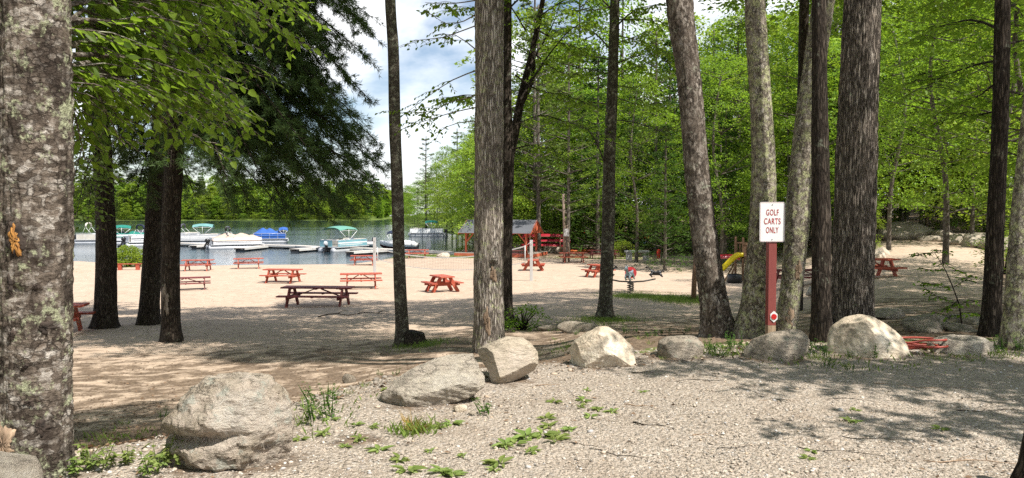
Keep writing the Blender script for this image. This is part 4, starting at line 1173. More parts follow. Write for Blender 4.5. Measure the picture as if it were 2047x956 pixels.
# the right-hand shore beyond the boats
SHL = {'pine': ('tall layered pine on the right-hand lake shore', 'pines on the right-hand lake shore'), 'lime': ('bright broadleaf tree on the right-hand lake shore', 'broadleaf trees on the right-hand lake shore'),
       'broad': ('green broadleaf tree on the right-hand lake shore', 'green trees on the right-hand lake shore')}
p = GY(843, 172); plant('pine', 0, (p.x + 1, p.y, gz(p.x + 1, p.y)), .98, 1.0, 'tall lone pine rising above the right-hand lake shore', None)
for i, (px, Y, kind, s) in enumerate([(862, 168, 'lime', .72), (880, 150, 'lime', .8), (905, 140, 'lime', .82), (925, 128, 'broad', .8), (942, 120, 'pine', .8), (870, 190, 'broad', .8), (893, 180, 'broad', .95), (915, 165, 'pine', 1.0),
        (938, 150, 'lime', 1.0), (855, 210, 'lime', .8), (828, 240, 'lime', .7), (836, 205, 'broad', .62), (818, 300, 'broad', .7), (960, 118, 'broad', .95), (975, 105, 'lime', .85), (950, 96, 'lime', .6), (930, 100, 'broad', .5), (915, 110, 'lime', .5), (890, 125, 'lime', .5), (872, 140, 'lime', .5), (850, 165, 'lime', .5), (812, 360, 'broad', .8)]):
    x = ray(px, 421).x * Y
    while sdist(SHORE1, np.array([x]), np.array([Y]))[0] < 1.0 and x < 5: x += .6
    plant(kind, i, (x, Y, gz(x, Y)), s, i * 1.3, *SHL[kind])
for i in range(20):
    Y = 98 + 10 * i + rw.uniform(-3, 3); x = ray(800, 421).x * Y
    while sdist(SHORE1, np.array([x]), np.array([Y]))[0] < .6 and x < 5: x += .5
    plant('understory', 0 if i % 3 else 1, (x, Y, gz(x, Y)), rw.uniform(.55, 1.0), i * .7, 'leafy bush at the water on the right-hand lake shore', 'bushes on the right-hand lake shore', 'bush', zs=.8)
# the far shore
FL = {'farbroad': ('green broadleaf tree in the wood along the far lake shore', 'broadleaf trees along the far lake shore'), 'farpine': ('dark pointed conifer in the wood along the far lake shore', 'conifers along the far lake shore')}
for r, off in enumerate([2.5, 7, 14, 24, 38]):
    u = -.70
    while u < -.165:
        Y = 334; x = u * Y
        while sdist(SHORE2, np.array([u * Y]), np.array([Y]))[0] < off and Y < 420: Y += 1.5
        Y += rw.uniform(-1, 2); x = u * Y
        k = rw.random()
        kind = 'farbroad' if k < (.6 if r < 2 else .45) else 'farpine'
        s = rw.uniform(.75, 1.1) * (.6 if r == 0 else .85 if r == 1 else 1.0)
        plant(kind, rw.randrange(9), (x, Y, max(gz(x, Y), WATER) - .2), s, rw.uniform(0, 6.28), *FL[kind])
        u += (4.6 + rw.uniform(-1, 1.5)) / Y * (1.3 if r > 2 else 1)
for i in range(46):
    u = -.69 + .50 * (i + rw.uniform(-.3, .3)) / 46
    Y = 338; x = u * Y
    while sdist(SHORE2, np.array([x]), np.array([Y]))[0] < .8 and Y < 375: Y += 1
    plant('understory', i, (x, Y, max(gz(x, Y), WATER)), rw.uniform(.6, .95), i * .9, 'bright bush at the water on the far lake shore', 'bushes along the far lake shore', 'bush', zs=.6)
# very far hill trees closing the gap of the lake
for i in range(10):
    Y = 640 + 14 * i; x = ray(772 + 5 * i, 421).x * Y
    plant('farbroad', i, (x, Y, WATER), 1.3, i, 'distant tree closing the far end of the lake', 'distant trees at the end of the lake')
# ------------------------------------------------------------------ boulders
RM_WARM = rock_mat('warm_boulder', (.42, .33, .225), (.58, .50, .40), (.68, .64, .57), 2.2, .3, .85, (.42, .43, .36), .8)
RM_GREY = rock_mat('grey_boulder', (.47, .40, .31), (.64, .57, .465), (.74, .685, .595), 2.5, .8, .85, None, .8)
RM_TAN = rock_mat('tan_boulder', (.38, .31, .225), (.52, .44, .335), (.60, .53, .44), 2.0, .7, .8, None, .45)
RM_CREAM = rock_mat('cream_boulder', (.48, .39, .27), (.64, .55, .42), (.72, .67, .58), 1.6, .1, .8, None, .4)
RM_DIM = rock_mat('brown_grey_boulder', (.33, .275, .21), (.47, .395, .305), (.60, .52, .42), 2.5, .4, .85, (.3, .31, .24), .7)
def rock_verts(rfun, D, sub, facets, amp, fine, seed, e=.75, strata=0.0, chips=0):
    bm = bmesh.new()
    bmesh.ops.create_icosphere(bm, subdivisions=sub, radius=1)
    pts = []
    for v in bm.verts:
        x, y, z = v.co
        th = math.atan2(z, x); c = math.sqrt(x * x + z * z)
        r = rfun(th)
        C = c ** e; S = math.copysign(abs(y) ** .85, y)
        pts.append(Vector((r * math.cos(th) * C, D * S, r * math.sin(th) * C)))
    size = max(p.length for p in pts)
    for n, fr in facets:
        n = Vector(n).normalized()
        d = max(p.dot(n) for p in pts) * fr
        pts = [p - n * (p.dot(n) - d) * .93 if p.dot(n) > d else p for p in pts]
    cr = random.Random(int(seed * 100))
    for k in range(chips):      # small broken facets all round
        n = Vector((cr.gauss(0, 1), cr.gauss(0, 1), cr.gauss(0, 1))).normalized()
        d = max(p.dot(n) for p in pts) * cr.uniform(.88, .975)
        pts = [p - n * (p.dot(n) - d) * .9 if p.dot(n) > d else p for p in pts]
    so = Vector((seed * 3.1, seed * 1.7, seed * .9))
    for v, p in zip(bm.verts, pts):
        q = p / size
        k = mnoise.fractal(q * 2.2 + so, 1.0, 2.0, 4) * amp
        k += (abs(mnoise.noise(q * 5.5 + so)) - .25) * amp * .7 - max(0, mnoise.noise(q * 3.7 - so) - .15) * amp * 1.6
        if strata: k += mnoise.noise(Vector((q.x * 1.5 + q.z * 2, q.y * 1.5, q.z * 14 + q.x * 4)) + so) * strata
        k += mnoise.fractal(q * 14 + so, 1.0, 2.0, 3) * fine
        v.co = p * (1 + k)
    return bm
def boulder(label, outline, Y, D, mat, facets, amp=.05, fine=.012, seed=1., e=.75, strata=0., name='boulder', group=None, sub=6, chips=26):
    pts = [P(x, y, Y) for x, y in outline]
    cx = sum(p.x for p in pts) / len(pts); cz = sum(p.z for p in pts) / len(pts)
    q = [(p.x - cx, p.z - cz) for p in pts]
    n = len(q)
    tab = []
    for i in range(180):
        a = -math.pi + 2 * math.pi * i / 180
        dx, dz = math.cos(a), math.sin(a)
        best = .05
        for k in range(n):
            x1, z1 = q[k]; x2, z2 = q[(k + 1) % n]
            den = dx * (z2 - z1) - dz * (x2 - x1)
            if abs(den) < 1e-9: continue
            t = (x1 * (z2 - z1) - z1 * (x2 - x1)) / den
            s = (x1 * dz - z1 * dx) / den
            if t > 0 and -1e-6 <= s <= 1 + 1e-6: best = max(best, t)
        tab.append(best)
    tab = [(tab[i - 1] + 2 * tab[i] + tab[(i + 1) % 180]) / 4 for i in range(180)]
    def rf(a):
        f = (a + math.pi) / (2 * math.pi) * 180
        i = int(f) % 180
        return tab[i] * (1 - f % 1) + tab[(i + 1) % 180] * (f % 1)
    bm = rock_verts(rf, D, sub, facets, amp, fine, seed, e, strata, chips)
    me = bpy.data.meshes.new('boulder'); bm.to_mesh(me); bm.free()
    me.polygons.foreach_set('use_smooth', [sub < 6 or chips < 20] * len(me.polygons))
    me.materials.append(mat)
    o = link(name, me, None, (cx, Y + D * .15, cz))
    return tag(o, label, 'boulder' if name == 'boulder' else 'stone', group)
b1 = boulder('largest boulder, pitted tan rock with an undercut ledge, beside the flaking trunk',
    [(334, 975), (333, 900), (345, 860), (338, 838), (352, 800), (385, 765), (420, 752), (480, 750), (530, 762), (572, 785), (592, 805), (590, 850), (575, 900), (560, 975)], 4.6, .36, RM_WARM,
    [((-.6, -1, .15), .82), ((.5, -1, .5), .84), ((-.1, -.7, 1), .88), ((.9, -.5, -.3), .86)], .11, .028, 2.2, .7, .02, chips=70)
# the undercut ledge: push a band of the front inwards and the lip above it outwards
for v in b1.data.vertices:
    if v.co.y < 0:
        w = math.exp(-((v.co.z + .06 - .10 * v.co.x) / .028) ** 2) * (1 / (1 + math.exp((v.co.x - .05) * 14)))
        l = math.exp(-((v.co.z - .05 - .10 * v.co.x) / .05) ** 2) * (1 / (1 + math.exp((v.co.x - .05) * 14)))
        v.co.y += .11 * w - .045 * l
        w2 = math.exp(-((v.co.z + .29) / .045) ** 2) * math.exp(-((v.co.x + .05) / .2) ** 2)
        v.co.y += .08 * w2
boulder('long grey boulder with a layered undercut front and a flat sloping top',
    [(742, 806), (760, 790), (790, 762), (830, 738), (870, 720), (920, 714), (958, 717), (973, 745), (972, 770), (940, 792), (900, 808), (850, 825), (780, 830)], 6.05, .34, RM_GREY,
    [((-.1, -.75, 1), .55), ((.3, -1, -.45), .72), ((-1, -.8, .2), .8)], .045, .014, 3.4, .8, .035, chips=40)
boulder('angular tan boulder with clean flat faces, leaning beside the stout grey trunk',
    [(950, 702), (975, 690), (1012, 675), (1045, 678), (1062, 690), (1083, 714), (1078, 738), (1032, 760), (985, 778), (975, 740)], 6.75, .24, RM_TAN,
    [((.15, -1, .35), .6), ((-1, -.75, -.1), .72), ((0, -.3, 1), .86), ((.7, -.8, -.9), .75)], .02, .008, 4.1, .85, .01)
boulder('pointed grey and cream boulder with a pale peak and cracked lower edge',
    [(1135, 728), (1137, 705), (1150, 685), (1175, 668), (1200, 656), (1222, 656), (1240, 668), (1258, 685), (1272, 702), (1277, 722), (1270, 745), (1140, 745)], 7.45, .30, RM_CREAM,
    [((-.6, -1, .35), .68), ((.7, -.8, .6), .72), ((0, -1, -.5), .8), ((.1, -.5, 1), .9)], .04, .014, 5.3, .8)
boulder('small smooth rounded brown boulder, lowest of the row',
    [(1314, 705), (1318, 684), (1335, 675), (1370, 673), (1398, 676), (1407, 690), (1405, 712), (1390, 730), (1325, 730)], 7.75, .2, RM_DIM, [((0, -1, .2), .85), ((.8, -.8, -.3), .85)], .03, .007, 6.2, .75, chips=6)
boulder('blocky brown boulder with flat top, standing under the red sign post',
    [(1490, 722), (1492, 695), (1510, 680), (1550, 666), (1595, 660), (1615, 664), (1618, 690), (1612, 712), (1570, 735), (1495, 740)], 7.7, .22, RM_DIM,
    [((-.75, -1, .25), .66), ((.35, -1, 0), .7), ((0, -.35, 1), .8)], .025, .012, 7.7, .85, .015)
boulder('big cream boulder with a bright sloping right face, at the foot of the ridged trunk',
    [(1660, 705), (1662, 680), (1675, 655), (1700, 638), (1722, 630), (1745, 634), (1780, 650), (1800, 668), (1816, 690), (1818, 712), (1800, 735), (1665, 730)], 7.9, .34, RM_CREAM,
    [((-.95, -1, .15), .62), ((.55, -.7, .75), .66), ((.1, -1, .1), .82), ((-.2, -.2, 1), .92)], .028, .008, 8.4, .8, chips=18)
boulder('long low grey boulder at the far right end of the row',
    [(1860, 712), (1866, 690), (1880, 676), (1920, 671), (1960, 674), (1985, 680), (1993, 695), (1985, 715), (1960, 730), (1870, 730)], 8.0, .24, RM_GREY,
    [((-.5, -1, .5), .7), ((.5, -1, .1), .76), ((0, -.3, 1), .85)], .045, .014, 9.9, .75, .02)
# smaller stones share a few meshes
STN = []
for i in range(5):
    rr = random.Random(i)
    fac = [((rr.uniform(-1, 1), rr.uniform(-1, 1), rr.uniform(-.4, 1)), rr.uniform(.6, .85)) for _ in range(7)]
    bm = rock_verts(lambda a: 1.0, .8, 3, fac, .07, .02, i * 2.3 + .5)
    for v in bm.verts: v.co.z *= .62
    me = bpy.data.meshes.new('stone'); bm.to_mesh(me); bm.free()
    me.polygons.foreach_set('use_smooth', [True] * len(me.polygons))
    me.materials.append(None); STN.append(me)
def stone(p, r, i, mat, label, group=None, rz=0., sx=1., sz=1., cat='stone', sink=.25):
    o = link('stone', STN[i % 5])
    o.material_slots[0].link = 'OBJECT'; o.material_slots[0].material = mat
    o.location = (p.x, p.y, p.z + r * .62 * sz * (1 - sink) * .6)
    o.scale = (r * sx, r, r * sz); o.rotation_euler = (0, 0, rz)
    return tag(o, label, cat, group)
stone(G(921, 822), .055, 0, RM_CREAM, 'small pale round stone in front of the long grey boulder', sz=1.25)
stone(G(943, 828), .032, 1, RM_TAN, 'tiny tan stone touching the small pale round stone')
stone(G(700, 765), .12, 2, RM_DIM, 'small pointed stone at the edge of the bank left of the long grey boulder', sz=1.3)
stone(G(1245, 727), .045, 3, RM_CREAM, 'small white stone at the foot of the pointed boulder')
stone(G(1283, 731), .04, 4, RM_DIM, 'small dark stone right of the pointed boulder')
stone(G(884, 515), .65, 1, RM_GREY, 'pale slab of rock on the grass in front of the wire fence', sx=1.1, sz=.9)
stone(G(1052, 508), 1.0, 3, RM_DIM, 'dark rounded rock at the corner of the pavilion deck', sz=.9)
stone(G(1062, 502), 1.9, 0, RM_CREAM, 'long pale rock under the red canoes', sx=1.4, sz=.8)
stone(G(1112, 505), 1.1, 2, RM_GREY, 'grey rock at the foot of the utility pole', sx=1.2)
stone(GY(1752, 41), .5, 1, RM_CREAM, 'white rock beside the columnar shrub at the path', sz=1.1)
stone(GY(1764, 43), .55, 4, RM_TAN, 'tan rock behind the white rock at the path', sz=1.0)
stone(G(1165, 662), .45, 2, RM_DIM, 'half buried brown rock between the slim tree and the pointed boulder', sx=1.3, sz=.6)
stone(G(1360, 690), .22, 0, RM_GREY, 'grey stone behind the smooth rounded boulder', sz=.7)
stone(G(1120, 660), .35, 4, RM_DIM, 'flat rock lying on the bank behind the tan boulder', sx=1.6, sz=.5)
stone(G(1650, 590), .6, 3, RM_GREY, 'grey rock under the maroon table between the trunks', sx=1.2, sz=.7)
stone(P(-30, 985, 3.95), .36, 2, RM_GREY, 'grey rock in the corner beneath the flaking trunk', sx=1.1, sz=.8)
rs = random.Random(4)
for i, (px, py, r) in enumerate([(1725, 622, .5), (1765, 628, .75), (1800, 618, .4), (1832, 642, .5), (1862, 636, .55), (1885, 650, .45), (1905, 630, .4), (1945, 640, .55), (1975, 632, .4), (1850, 655, .6), (2020, 640, .5), (1920, 655, .4)]):
    stone(G(px, py + 8), r * .52, i, RM_DIM, 'brown grey stone of the low shaded stone row beyond the cream boulder', 'stones of the shaded row beyond the cream boulder', rs.uniform(0, 6), 1.5, .6)
stone(GY(1815, 57), 2.0, 3, RM_DIM, 'big dark rock at the far end of the dirt path', sx=1.3, sz=.75)
stone(GY(1842, 58), .9, 1, RM_CREAM, 'pale rock right of the big dark rock at the end of the path')
stone(GY(1866, 57), .8, 2, RM_CREAM, 'small white rock beside the wooden stake in the woods')
for i in range(16):
    px = 1865 + 13 * i + rs.uniform(-6, 6)
    stone(GY(px, 56 - i * .9 + rs.uniform(-2.5, 2.5)), rs.uniform(.5, 1.25), i, RM_DIM, 'mossy grey stone of the rough bank at the edge of the woods', 'stones of the rough bank at the edge of the woods', rs.uniform(0, 6), 1.3, .9)

# ------------------------------------------------------------------ sign and post
M_RED = paint('red_post_paint', (.27, .062, .05), (.20, .045, .04), 6, .65, .25, (1, 1, .15), bscale=40)
M_SIGN = paint('sign_white', (.80, .80, .79), (.72, .72, .71), 9, .45)
M_SIGNRED = paint('sign_red', (.42, .04, .04), (.34, .03, .03), 20, .5)
M_BOLT = paint('bolt_grey', (.35, .35, .36), None, 10, .4, metal=.7)
M_REFL = paint('reflector_red', (.62, .03, .025), (.5, .02, .02), 120, .25, .4, bscale=200)
pb = GY(1543, 8.95)
Ys = pb.y
post = empty('sign_post', pb, 'square red wooden post with bare worn foot, carrying the golf cart sign', 'sign post')
hz = P(1543, 412, Ys).z - pb.z
wz = .19
mb = MB(); mb.box((0, 0, (hz + wz) / 2), (.095, .095, hz - wz)); mb.build('post', M_RED, post, .004)
mb = MB(); mb.box((0, 0, wz / 2 - .15), (.094, .094, wz + .3)); mb.build('worn_foot', M_RAWWOOD, post, .004)
rz_ = P(1548, 632, Ys).z - pb.z
mb = MB(); c = Vector((.022, -.0505, rz_))
mb.prism([c + Vector((0, 0, .068)), c + Vector((-.042, 0, .03)), c + Vector((-.042, 0, -.03)), c + Vector((0, 0, -.068)), c + Vector((.042, 0, -.03)), c + Vector((.042, 0, .03))], (0, 0, 0), (0, -.004, 0))
ref = mb.build('reflector_plate', M_SIGN, post)
mb = MB(); mb.disc(c + Vector((0, -.007, 0)), (0, -1, 0), .033, .006, 24); mb.build('reflector', M_REFL, ref)
sp_ = P(1544, 444, Ys - .06)
sign = empty('traffic_sign', (sp_.x, Ys - .056, sp_.z), 'white metal sign reading GOLF CARTS ONLY in red letters', 'sign')
def rrect(w, h, r, n=6):
    out = []
    for cx, cz, a0 in ((w / 2 - r, h / 2 - r, 0), (-w / 2 + r, h / 2 - r, 90), (-w / 2 + r, -h / 2 + r, 180), (w / 2 - r, -h / 2 + r, 270)):
        for k in range(n + 1):
            a = R(a0 + 90 * k / n)
            out.append(Vector((cx + r * math.cos(a), 0, cz + r * math.sin(a))))
    return out
SW, SH = 50 / F * Ys, 79 / F * Ys
mb = MB(); mb.prism(rrect(SW, SH, .022), (0, -.0015, 0), (0, .0015, 0)); plate = mb.build('sign_panel', M_SIGN, sign)
outer, inner = rrect(SW - .012, SH - .012, .017), rrect(SW - .0165, SH - .0165, .015)
mb = MB(); n = len(outer)
mb.add([p + Vector((0, -.0035, 0)) for p in outer + inner], [(i, (i + 1) % n, n + (i + 1) % n, n + i) for i in range(n)]); mb.build('sign_border', M_SIGNRED, plate)
def text_mesh(body, hgt, mat, width=None):
    cu = bpy.data.curves.new('lettering', 'FONT'); cu.body = body; cu.align_x = 'CENTER'; cu.align_y = 'CENTER'; cu.size = 1.0; cu.space_character = 1.12; cu.offset = .012
    o = bpy.data.objects.new('lettering', cu); COL.objects.link(o)
    dg = bpy.context.evaluated_depsgraph_get()
    me = bpy.data.meshes.new_from_object(o.evaluated_get(dg))
    bpy.data.objects.remove(o)
    xs = [v.co.x for v in me.vertices]; ys = [v.co.y for v in me.vertices]
    sx = width / (max(xs) - min(xs)); sy = hgt / (max(ys) - min(ys))
    cx, cy_ = (max(xs) + min(xs)) / 2, (max(ys) + min(ys)) / 2
    for v in me.vertices: v.co = Vector(((v.co.x - cx) * sx, 0, (v.co.y - cy_) * sy))
    me.materials.clear(); me.materials.append(mat)
    return me
for word, py, wpx in (('GOLF', 425, 25), ('CARTS', 442.5, 33), ('ONLY', 460, 25)):
    z = (444 - py) / F * Ys
    o = link('lettering', text_mesh(word, 12.2 / F * Ys, M_SIGNRED, wpx / F * Ys), plate, (0, -.0038, z))
for z in (SH / 2 - .03, -SH / 2 + .03):
    mb = MB(); mb.disc((0, -.004, z), (0, -1, 0), .006, .005, 10); mb.build('bolt', M_BOLT, sign)

# ------------------------------------------------------------------ picnic tables
def worn_paint(name, c1, c2, chip):
    m, t, b, o = new_mat(name)
    v = coords(t, (.35, 1, 1))
    oi = t.nodes.new('ShaderNodeObjectInfo')
    f = noise(t, v, 4, 6, .6)
    c = ramp(t, f, [(.3, c2), (.68, c1)])
    w = t.nodes.new('ShaderNodeMapRange'); w.inputs['To Min'].default_value = 0; w.inputs['To Max'].default_value = .10
    t.links.new(oi.outputs['Random'], w.inputs['Value'])
    k = math_n(t, 'ADD', noise(t, v, 13, 8, .75), w.outputs[0])
    c = mixc(t, ramp(t, k, [(.60, grey(0)), (.66, grey(.8))]), c, chip)
    hv = nd(t, 'ShaderNodeHueSaturation'); mr = nd(t, 'ShaderNodeMapRange'); mr.inputs['To Min'].default_value = .8; mr.inputs['To Max'].default_value = 1.12
    t.links.new(oi.outputs['Random'], mr.inputs['Value']); t.links.new(mr.outputs[0], hv.inputs['Value']); t.links.new(c, hv.inputs['Color'])
    t.links.new(hv.outputs['Color'], b.inputs['Base Color'])
    b.inputs['Roughness'].default_value = .65; b.inputs['Specular IOR Level'].default_value = .3
    bump(t, noise(t, v, 50, 4, .6), .35, .01, b)
    return m
M_TRED = worn_paint('table_red', (.43, .085, .045), (.33, .06, .035), (.36, .22, .16))
M_TRED2 = worn_paint('table_faded_red', (.46, .115, .07), (.36, .08, .05), (.42, .28, .22))
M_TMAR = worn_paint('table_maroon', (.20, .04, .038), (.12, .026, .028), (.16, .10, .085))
def make_table(L_, mat, name='picnic_table'):
    t = empty(name, (0, 0, -100), None, 'picnic table')
    rr = random.Random(int(L_ * 100))
    mb = MB()
    for k in range(5): mb.box((rr.uniform(-.01, .01), -.29 + .145 * k, .735), (L_, .138, .055))
    for x in (-L_ / 2 + .38, 0, L_ / 2 - .38): mb.box((x, 0, .688), (.085, .68, .036))
    mb.build('tabletop', mat, t)
    for s in (-1, 1):
        mb = MB()
        for k in (0, 1): mb.box((0, s * (.59 + .147 * k), .44), (L_, .142, .052))
        mb.box((0, s * .663, .405), (.07, .26, .03))
        mb.build('seat', mat, t)
    for e in (-1, 1):
        x = e * (L_ / 2 - .38)
        for s in (-1, 1):
            mb = MB(); mb.bar((x + e * .042, s * .24, .69), (x + e * .042, s * .66, -.02), .055, .17, (0, 1, .5)); mb.build('leg', mat, t)
        mb = MB(); mb.bar((x, -.76, .385), (x, .76, .378), .05, .16); mb.build('seat_support', mat, t)
        mb = MB(); mb.bar((e * .12, 0, .675), (x - e * .02, 0, .36), .09, .04, (0, 0, 1)); mb.build('brace', mat, t)
    return t
TABS = {'red': make_table(2.1, M_TRED), 'faded': make_table(2.1, M_TRED2), 'maroon': make_table(2.75, M_TMAR), 'small': make_table(1.45, M_TRED)}
used = set()
def place_table(kind, px, py, ang, label, Y=None, s=1.0):
    p = G(px, py) if Y is None else GY(px, Y)
    src = TABS[kind]
    o = dup(src, p, R(ang), label, 'picnic tables on the beach', s)
    return o
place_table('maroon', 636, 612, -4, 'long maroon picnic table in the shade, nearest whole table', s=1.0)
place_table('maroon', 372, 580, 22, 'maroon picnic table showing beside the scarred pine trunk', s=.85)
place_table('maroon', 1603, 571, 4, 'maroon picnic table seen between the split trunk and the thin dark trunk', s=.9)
place_table('red', 722, 576, 12, 'red picnic table right behind the maroon table, left of the slender trunk')
place_table('small', 884, 583, -62, 'short red picnic table turned end-on between the slender and the stout trunks')
place_table('red', 566, 565, -8, 'red picnic table standing alone behind the maroon one')
place_table('faded', 396, 541, 10, 'faded red picnic table nearest the water behind the scarred pine', s=1.0)
place_table('faded', 497, 537, 18, 'faded red picnic table on the sand in front of the tan covered boat')
place_table('faded', 532, 528, 60, 'faded red picnic table partly hidden behind another at the waterline', s=.8)
place_table('red', 728, 530, 6, 'red picnic table at the waterline behind the volleyball post')
place_table('faded', 834, 516, 4, 'red picnic table on the grass before the wire fence')
place_table('small', 1066, 541, 85, 'short red picnic table behind the grey volleyball post')
place_table('faded', 1146, 525, 2, 'faded red picnic table broadside on the sand before the utility pole', s=1.1)
place_table('small', 1196, 554, -60, 'short red picnic table beside the slim trunk of the rocking ride')
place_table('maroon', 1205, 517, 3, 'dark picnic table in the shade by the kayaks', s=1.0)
place_table('red', 1738, 556, 5, 'red picnic table peeking out past the ridged trunk', s=1.0)
place_table('red', 84, 668, 12, 'red picnic table half hidden by the flaking trunk')
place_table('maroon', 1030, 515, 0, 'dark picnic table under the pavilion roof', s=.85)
for t in TABS.values():
    for ch in list(t.children): bpy.data.objects.remove(ch)
    bpy.data.objects.remove(t)
bp = G(258, 540)
bench = empty('bench', bp, 'low red plank bench in front of the round bush at the water', 'bench', rz=R(4))
mb = MB(); mb.box((0, 0, .44), (1.75, .3, .045)); mb.build('seat', M_TRED, bench)
for s in (-.62, .62):
    mb = MB(); mb.box((s, 0, .20), (.24, .24, .436)); mb.build('leg', M_TRED, bench)

# ------------------------------------------------------------------ boats
M_WHITE = paint('boat_white', (.84, .84, .83), (.76, .76, .76), 2, .35)
M_ALU = paint('boat_aluminium', (.62, .63, .65), (.5, .51, .53), 3, .35, metal=.3)
M_BLACK = paint('motor_black', (.02, .02, .022), (.012, .012, .013), 6, .35)
M_NAVY = paint('navy_canvas', (.02, .03, .06), None, 6, .8)
M_TEAL = paint('teal_canvas', (.16, .33, .32), (.11, .25, .24), 3, .8)
M_GREEN = paint('green_canvas', (.13, .32, .26), (.10, .25, .2), 3, .8)
M_DGREEN = paint('dark_green_canvas', (.015, .20, .15), (.01, .14, .11), 3, .8)
M_BEIGE = paint('tan_canvas', (.56, .43, .34), (.44, .33, .26), 3, .85)
M_CREAMC = paint('cream_canvas', (.62, .58, .50), (.5, .46, .4), 3, .85)
M_BLUE = paint('blue_canvas', (.035, .12, .40), (.025, .085, .3), 3, .75)
M_GREYC = paint('grey_canvas', (.10, .095, .12), (.07, .065, .085), 3, .85)
M_SKYB = paint('light_blue_panel', (.20, .40, .46), (.15, .32, .38), 3, .5)
M_STRIPE = paint('hull_stripe', (.16, .13, .22), None, 3, .5)
M_MAROONP = paint('hull_maroon', (.09, .015, .02), None, 3, .4)
def outboard(parent, x, tilt=.5, cowl=M_BLACK, z=.75):
    M = Matrix.Translation((x, 0, z)) @ Matrix.Rotation(tilt, 4, 'Y')
    mb = MB()
    rings = []
    for zz, w, l in ((-.05, .13, .22), (.02, .17, .30), (.18, .18, .32), (.34, .16, .27), (.42, .09, .15)):
        rings.append([M @ Vector((-.1 + l * math.cos(a) * (.9 if math.cos(a) > 0 else 1), w * math.sin(a), zz)) for a in [2 * math.pi * k / 12 for k in range(12)]])
    mb.loft(rings); m = mb.build('outboard_motor', cowl, parent)
    mb = MB(); mb.box(M @ Vector((-.08, 0, -.4)), (.2, .1, .75), M=M.to_3x3()); mb.box(M @ Vector((-.08, 0, -.86)), (.42, .06, .2), M=M.to_3x3())
    mb.box(M @ Vector((-.1, 0, -.7)), (.42, .24, .03), M=M.to_3x3()); mb.box(M @ Vector((.12, 0, -.12)), (.14, .2, .34), M=M.to_3x3())
    mb.tube([M @ Vector((-.38, 0, -.86)), M @ Vector((-.26, 0, -.86))], .12, 10); mb.build('motor_leg', M_BLACK, m)
def arch_pts(x, w, z0, z1, n=12):
    return [Vector((x, -w / 2 * math.cos(math.pi * k / n), z0 + (z1 - z0) * (math.sin(math.pi * k / n) ** .45 if 0 < k < n else 0))) for k in range(n + 1)]
def bimini(parent, x0, x1, w, z0, z1, mat, folded=False, back=True):
    if folded:
        mb = MB(); mb.tube(arch_pts(x0, w, z1 - .5, z1), .11, 8)
        c = mb.build('folded_canopy', mat, parent)
        mb = MB()
        for s in (-1, 1):
            mb.tube([(x0, s * w / 2, z1 - .5), (x0 + .7, s * w / 2, z0)], .022, 6); mb.tube([(x0, s * w / 2, z1 - .4), (x0 - .5, s * w / 2, z0)], .018, 6)
        mb.build('canopy_frame', M_WHITE, c)
        return
    mb = MB(); vs = []; nx, ny = 10, 12
    for i in range(nx + 1):
        for j in range(ny + 1):
            a = j / ny * 2 - 1; t = i / nx * 2 - 1
            vs.append(Vector((x0 + (x1 - x0) * i / nx, a * w / 2, z1 - .30 * abs(a) ** 3 - .16 * t * t - .10 * abs(math.sin(2.5 * math.pi * i / nx)) * abs(a) ** 4 * .5)))
    fs = [(i * (ny + 1) + j, i * (ny + 1) + j + 1, (i + 1) * (ny + 1) + j + 1, (i + 1) * (ny + 1) + j) for i in range(nx) for j in range(ny)]
    k = len(vs)
    vs2 = vs + [v - Vector((0, 0, .03)) for v in vs]
    mb.add(vs2, fs + [tuple(k + q for q in reversed(f)) for f in fs], True)
    c = mb.build('canopy', mat, parent)
    mb = MB(); xm = (x0 + x1) / 2
    for s in (-1, 1):
        y = s * (w / 2 - .03)
        mb.tube([(xm - .1, y, z0), (x0 + .05, y, z1 - .5)], .024, 6); mb.tube([(xm + .1, y, z0), (x1 - .05, y, z1 - .5)], .024, 6)
        mb.tube([(xm, y, z0), (xm, y, z1 - .33)], .02, 6)
        mb.tube([(x0 + .05, y, z1 - .5), (x1 - .05, y, z1 - .5)], .015, 6)
    mb.build('canopy_frame', M_WHITE, c)
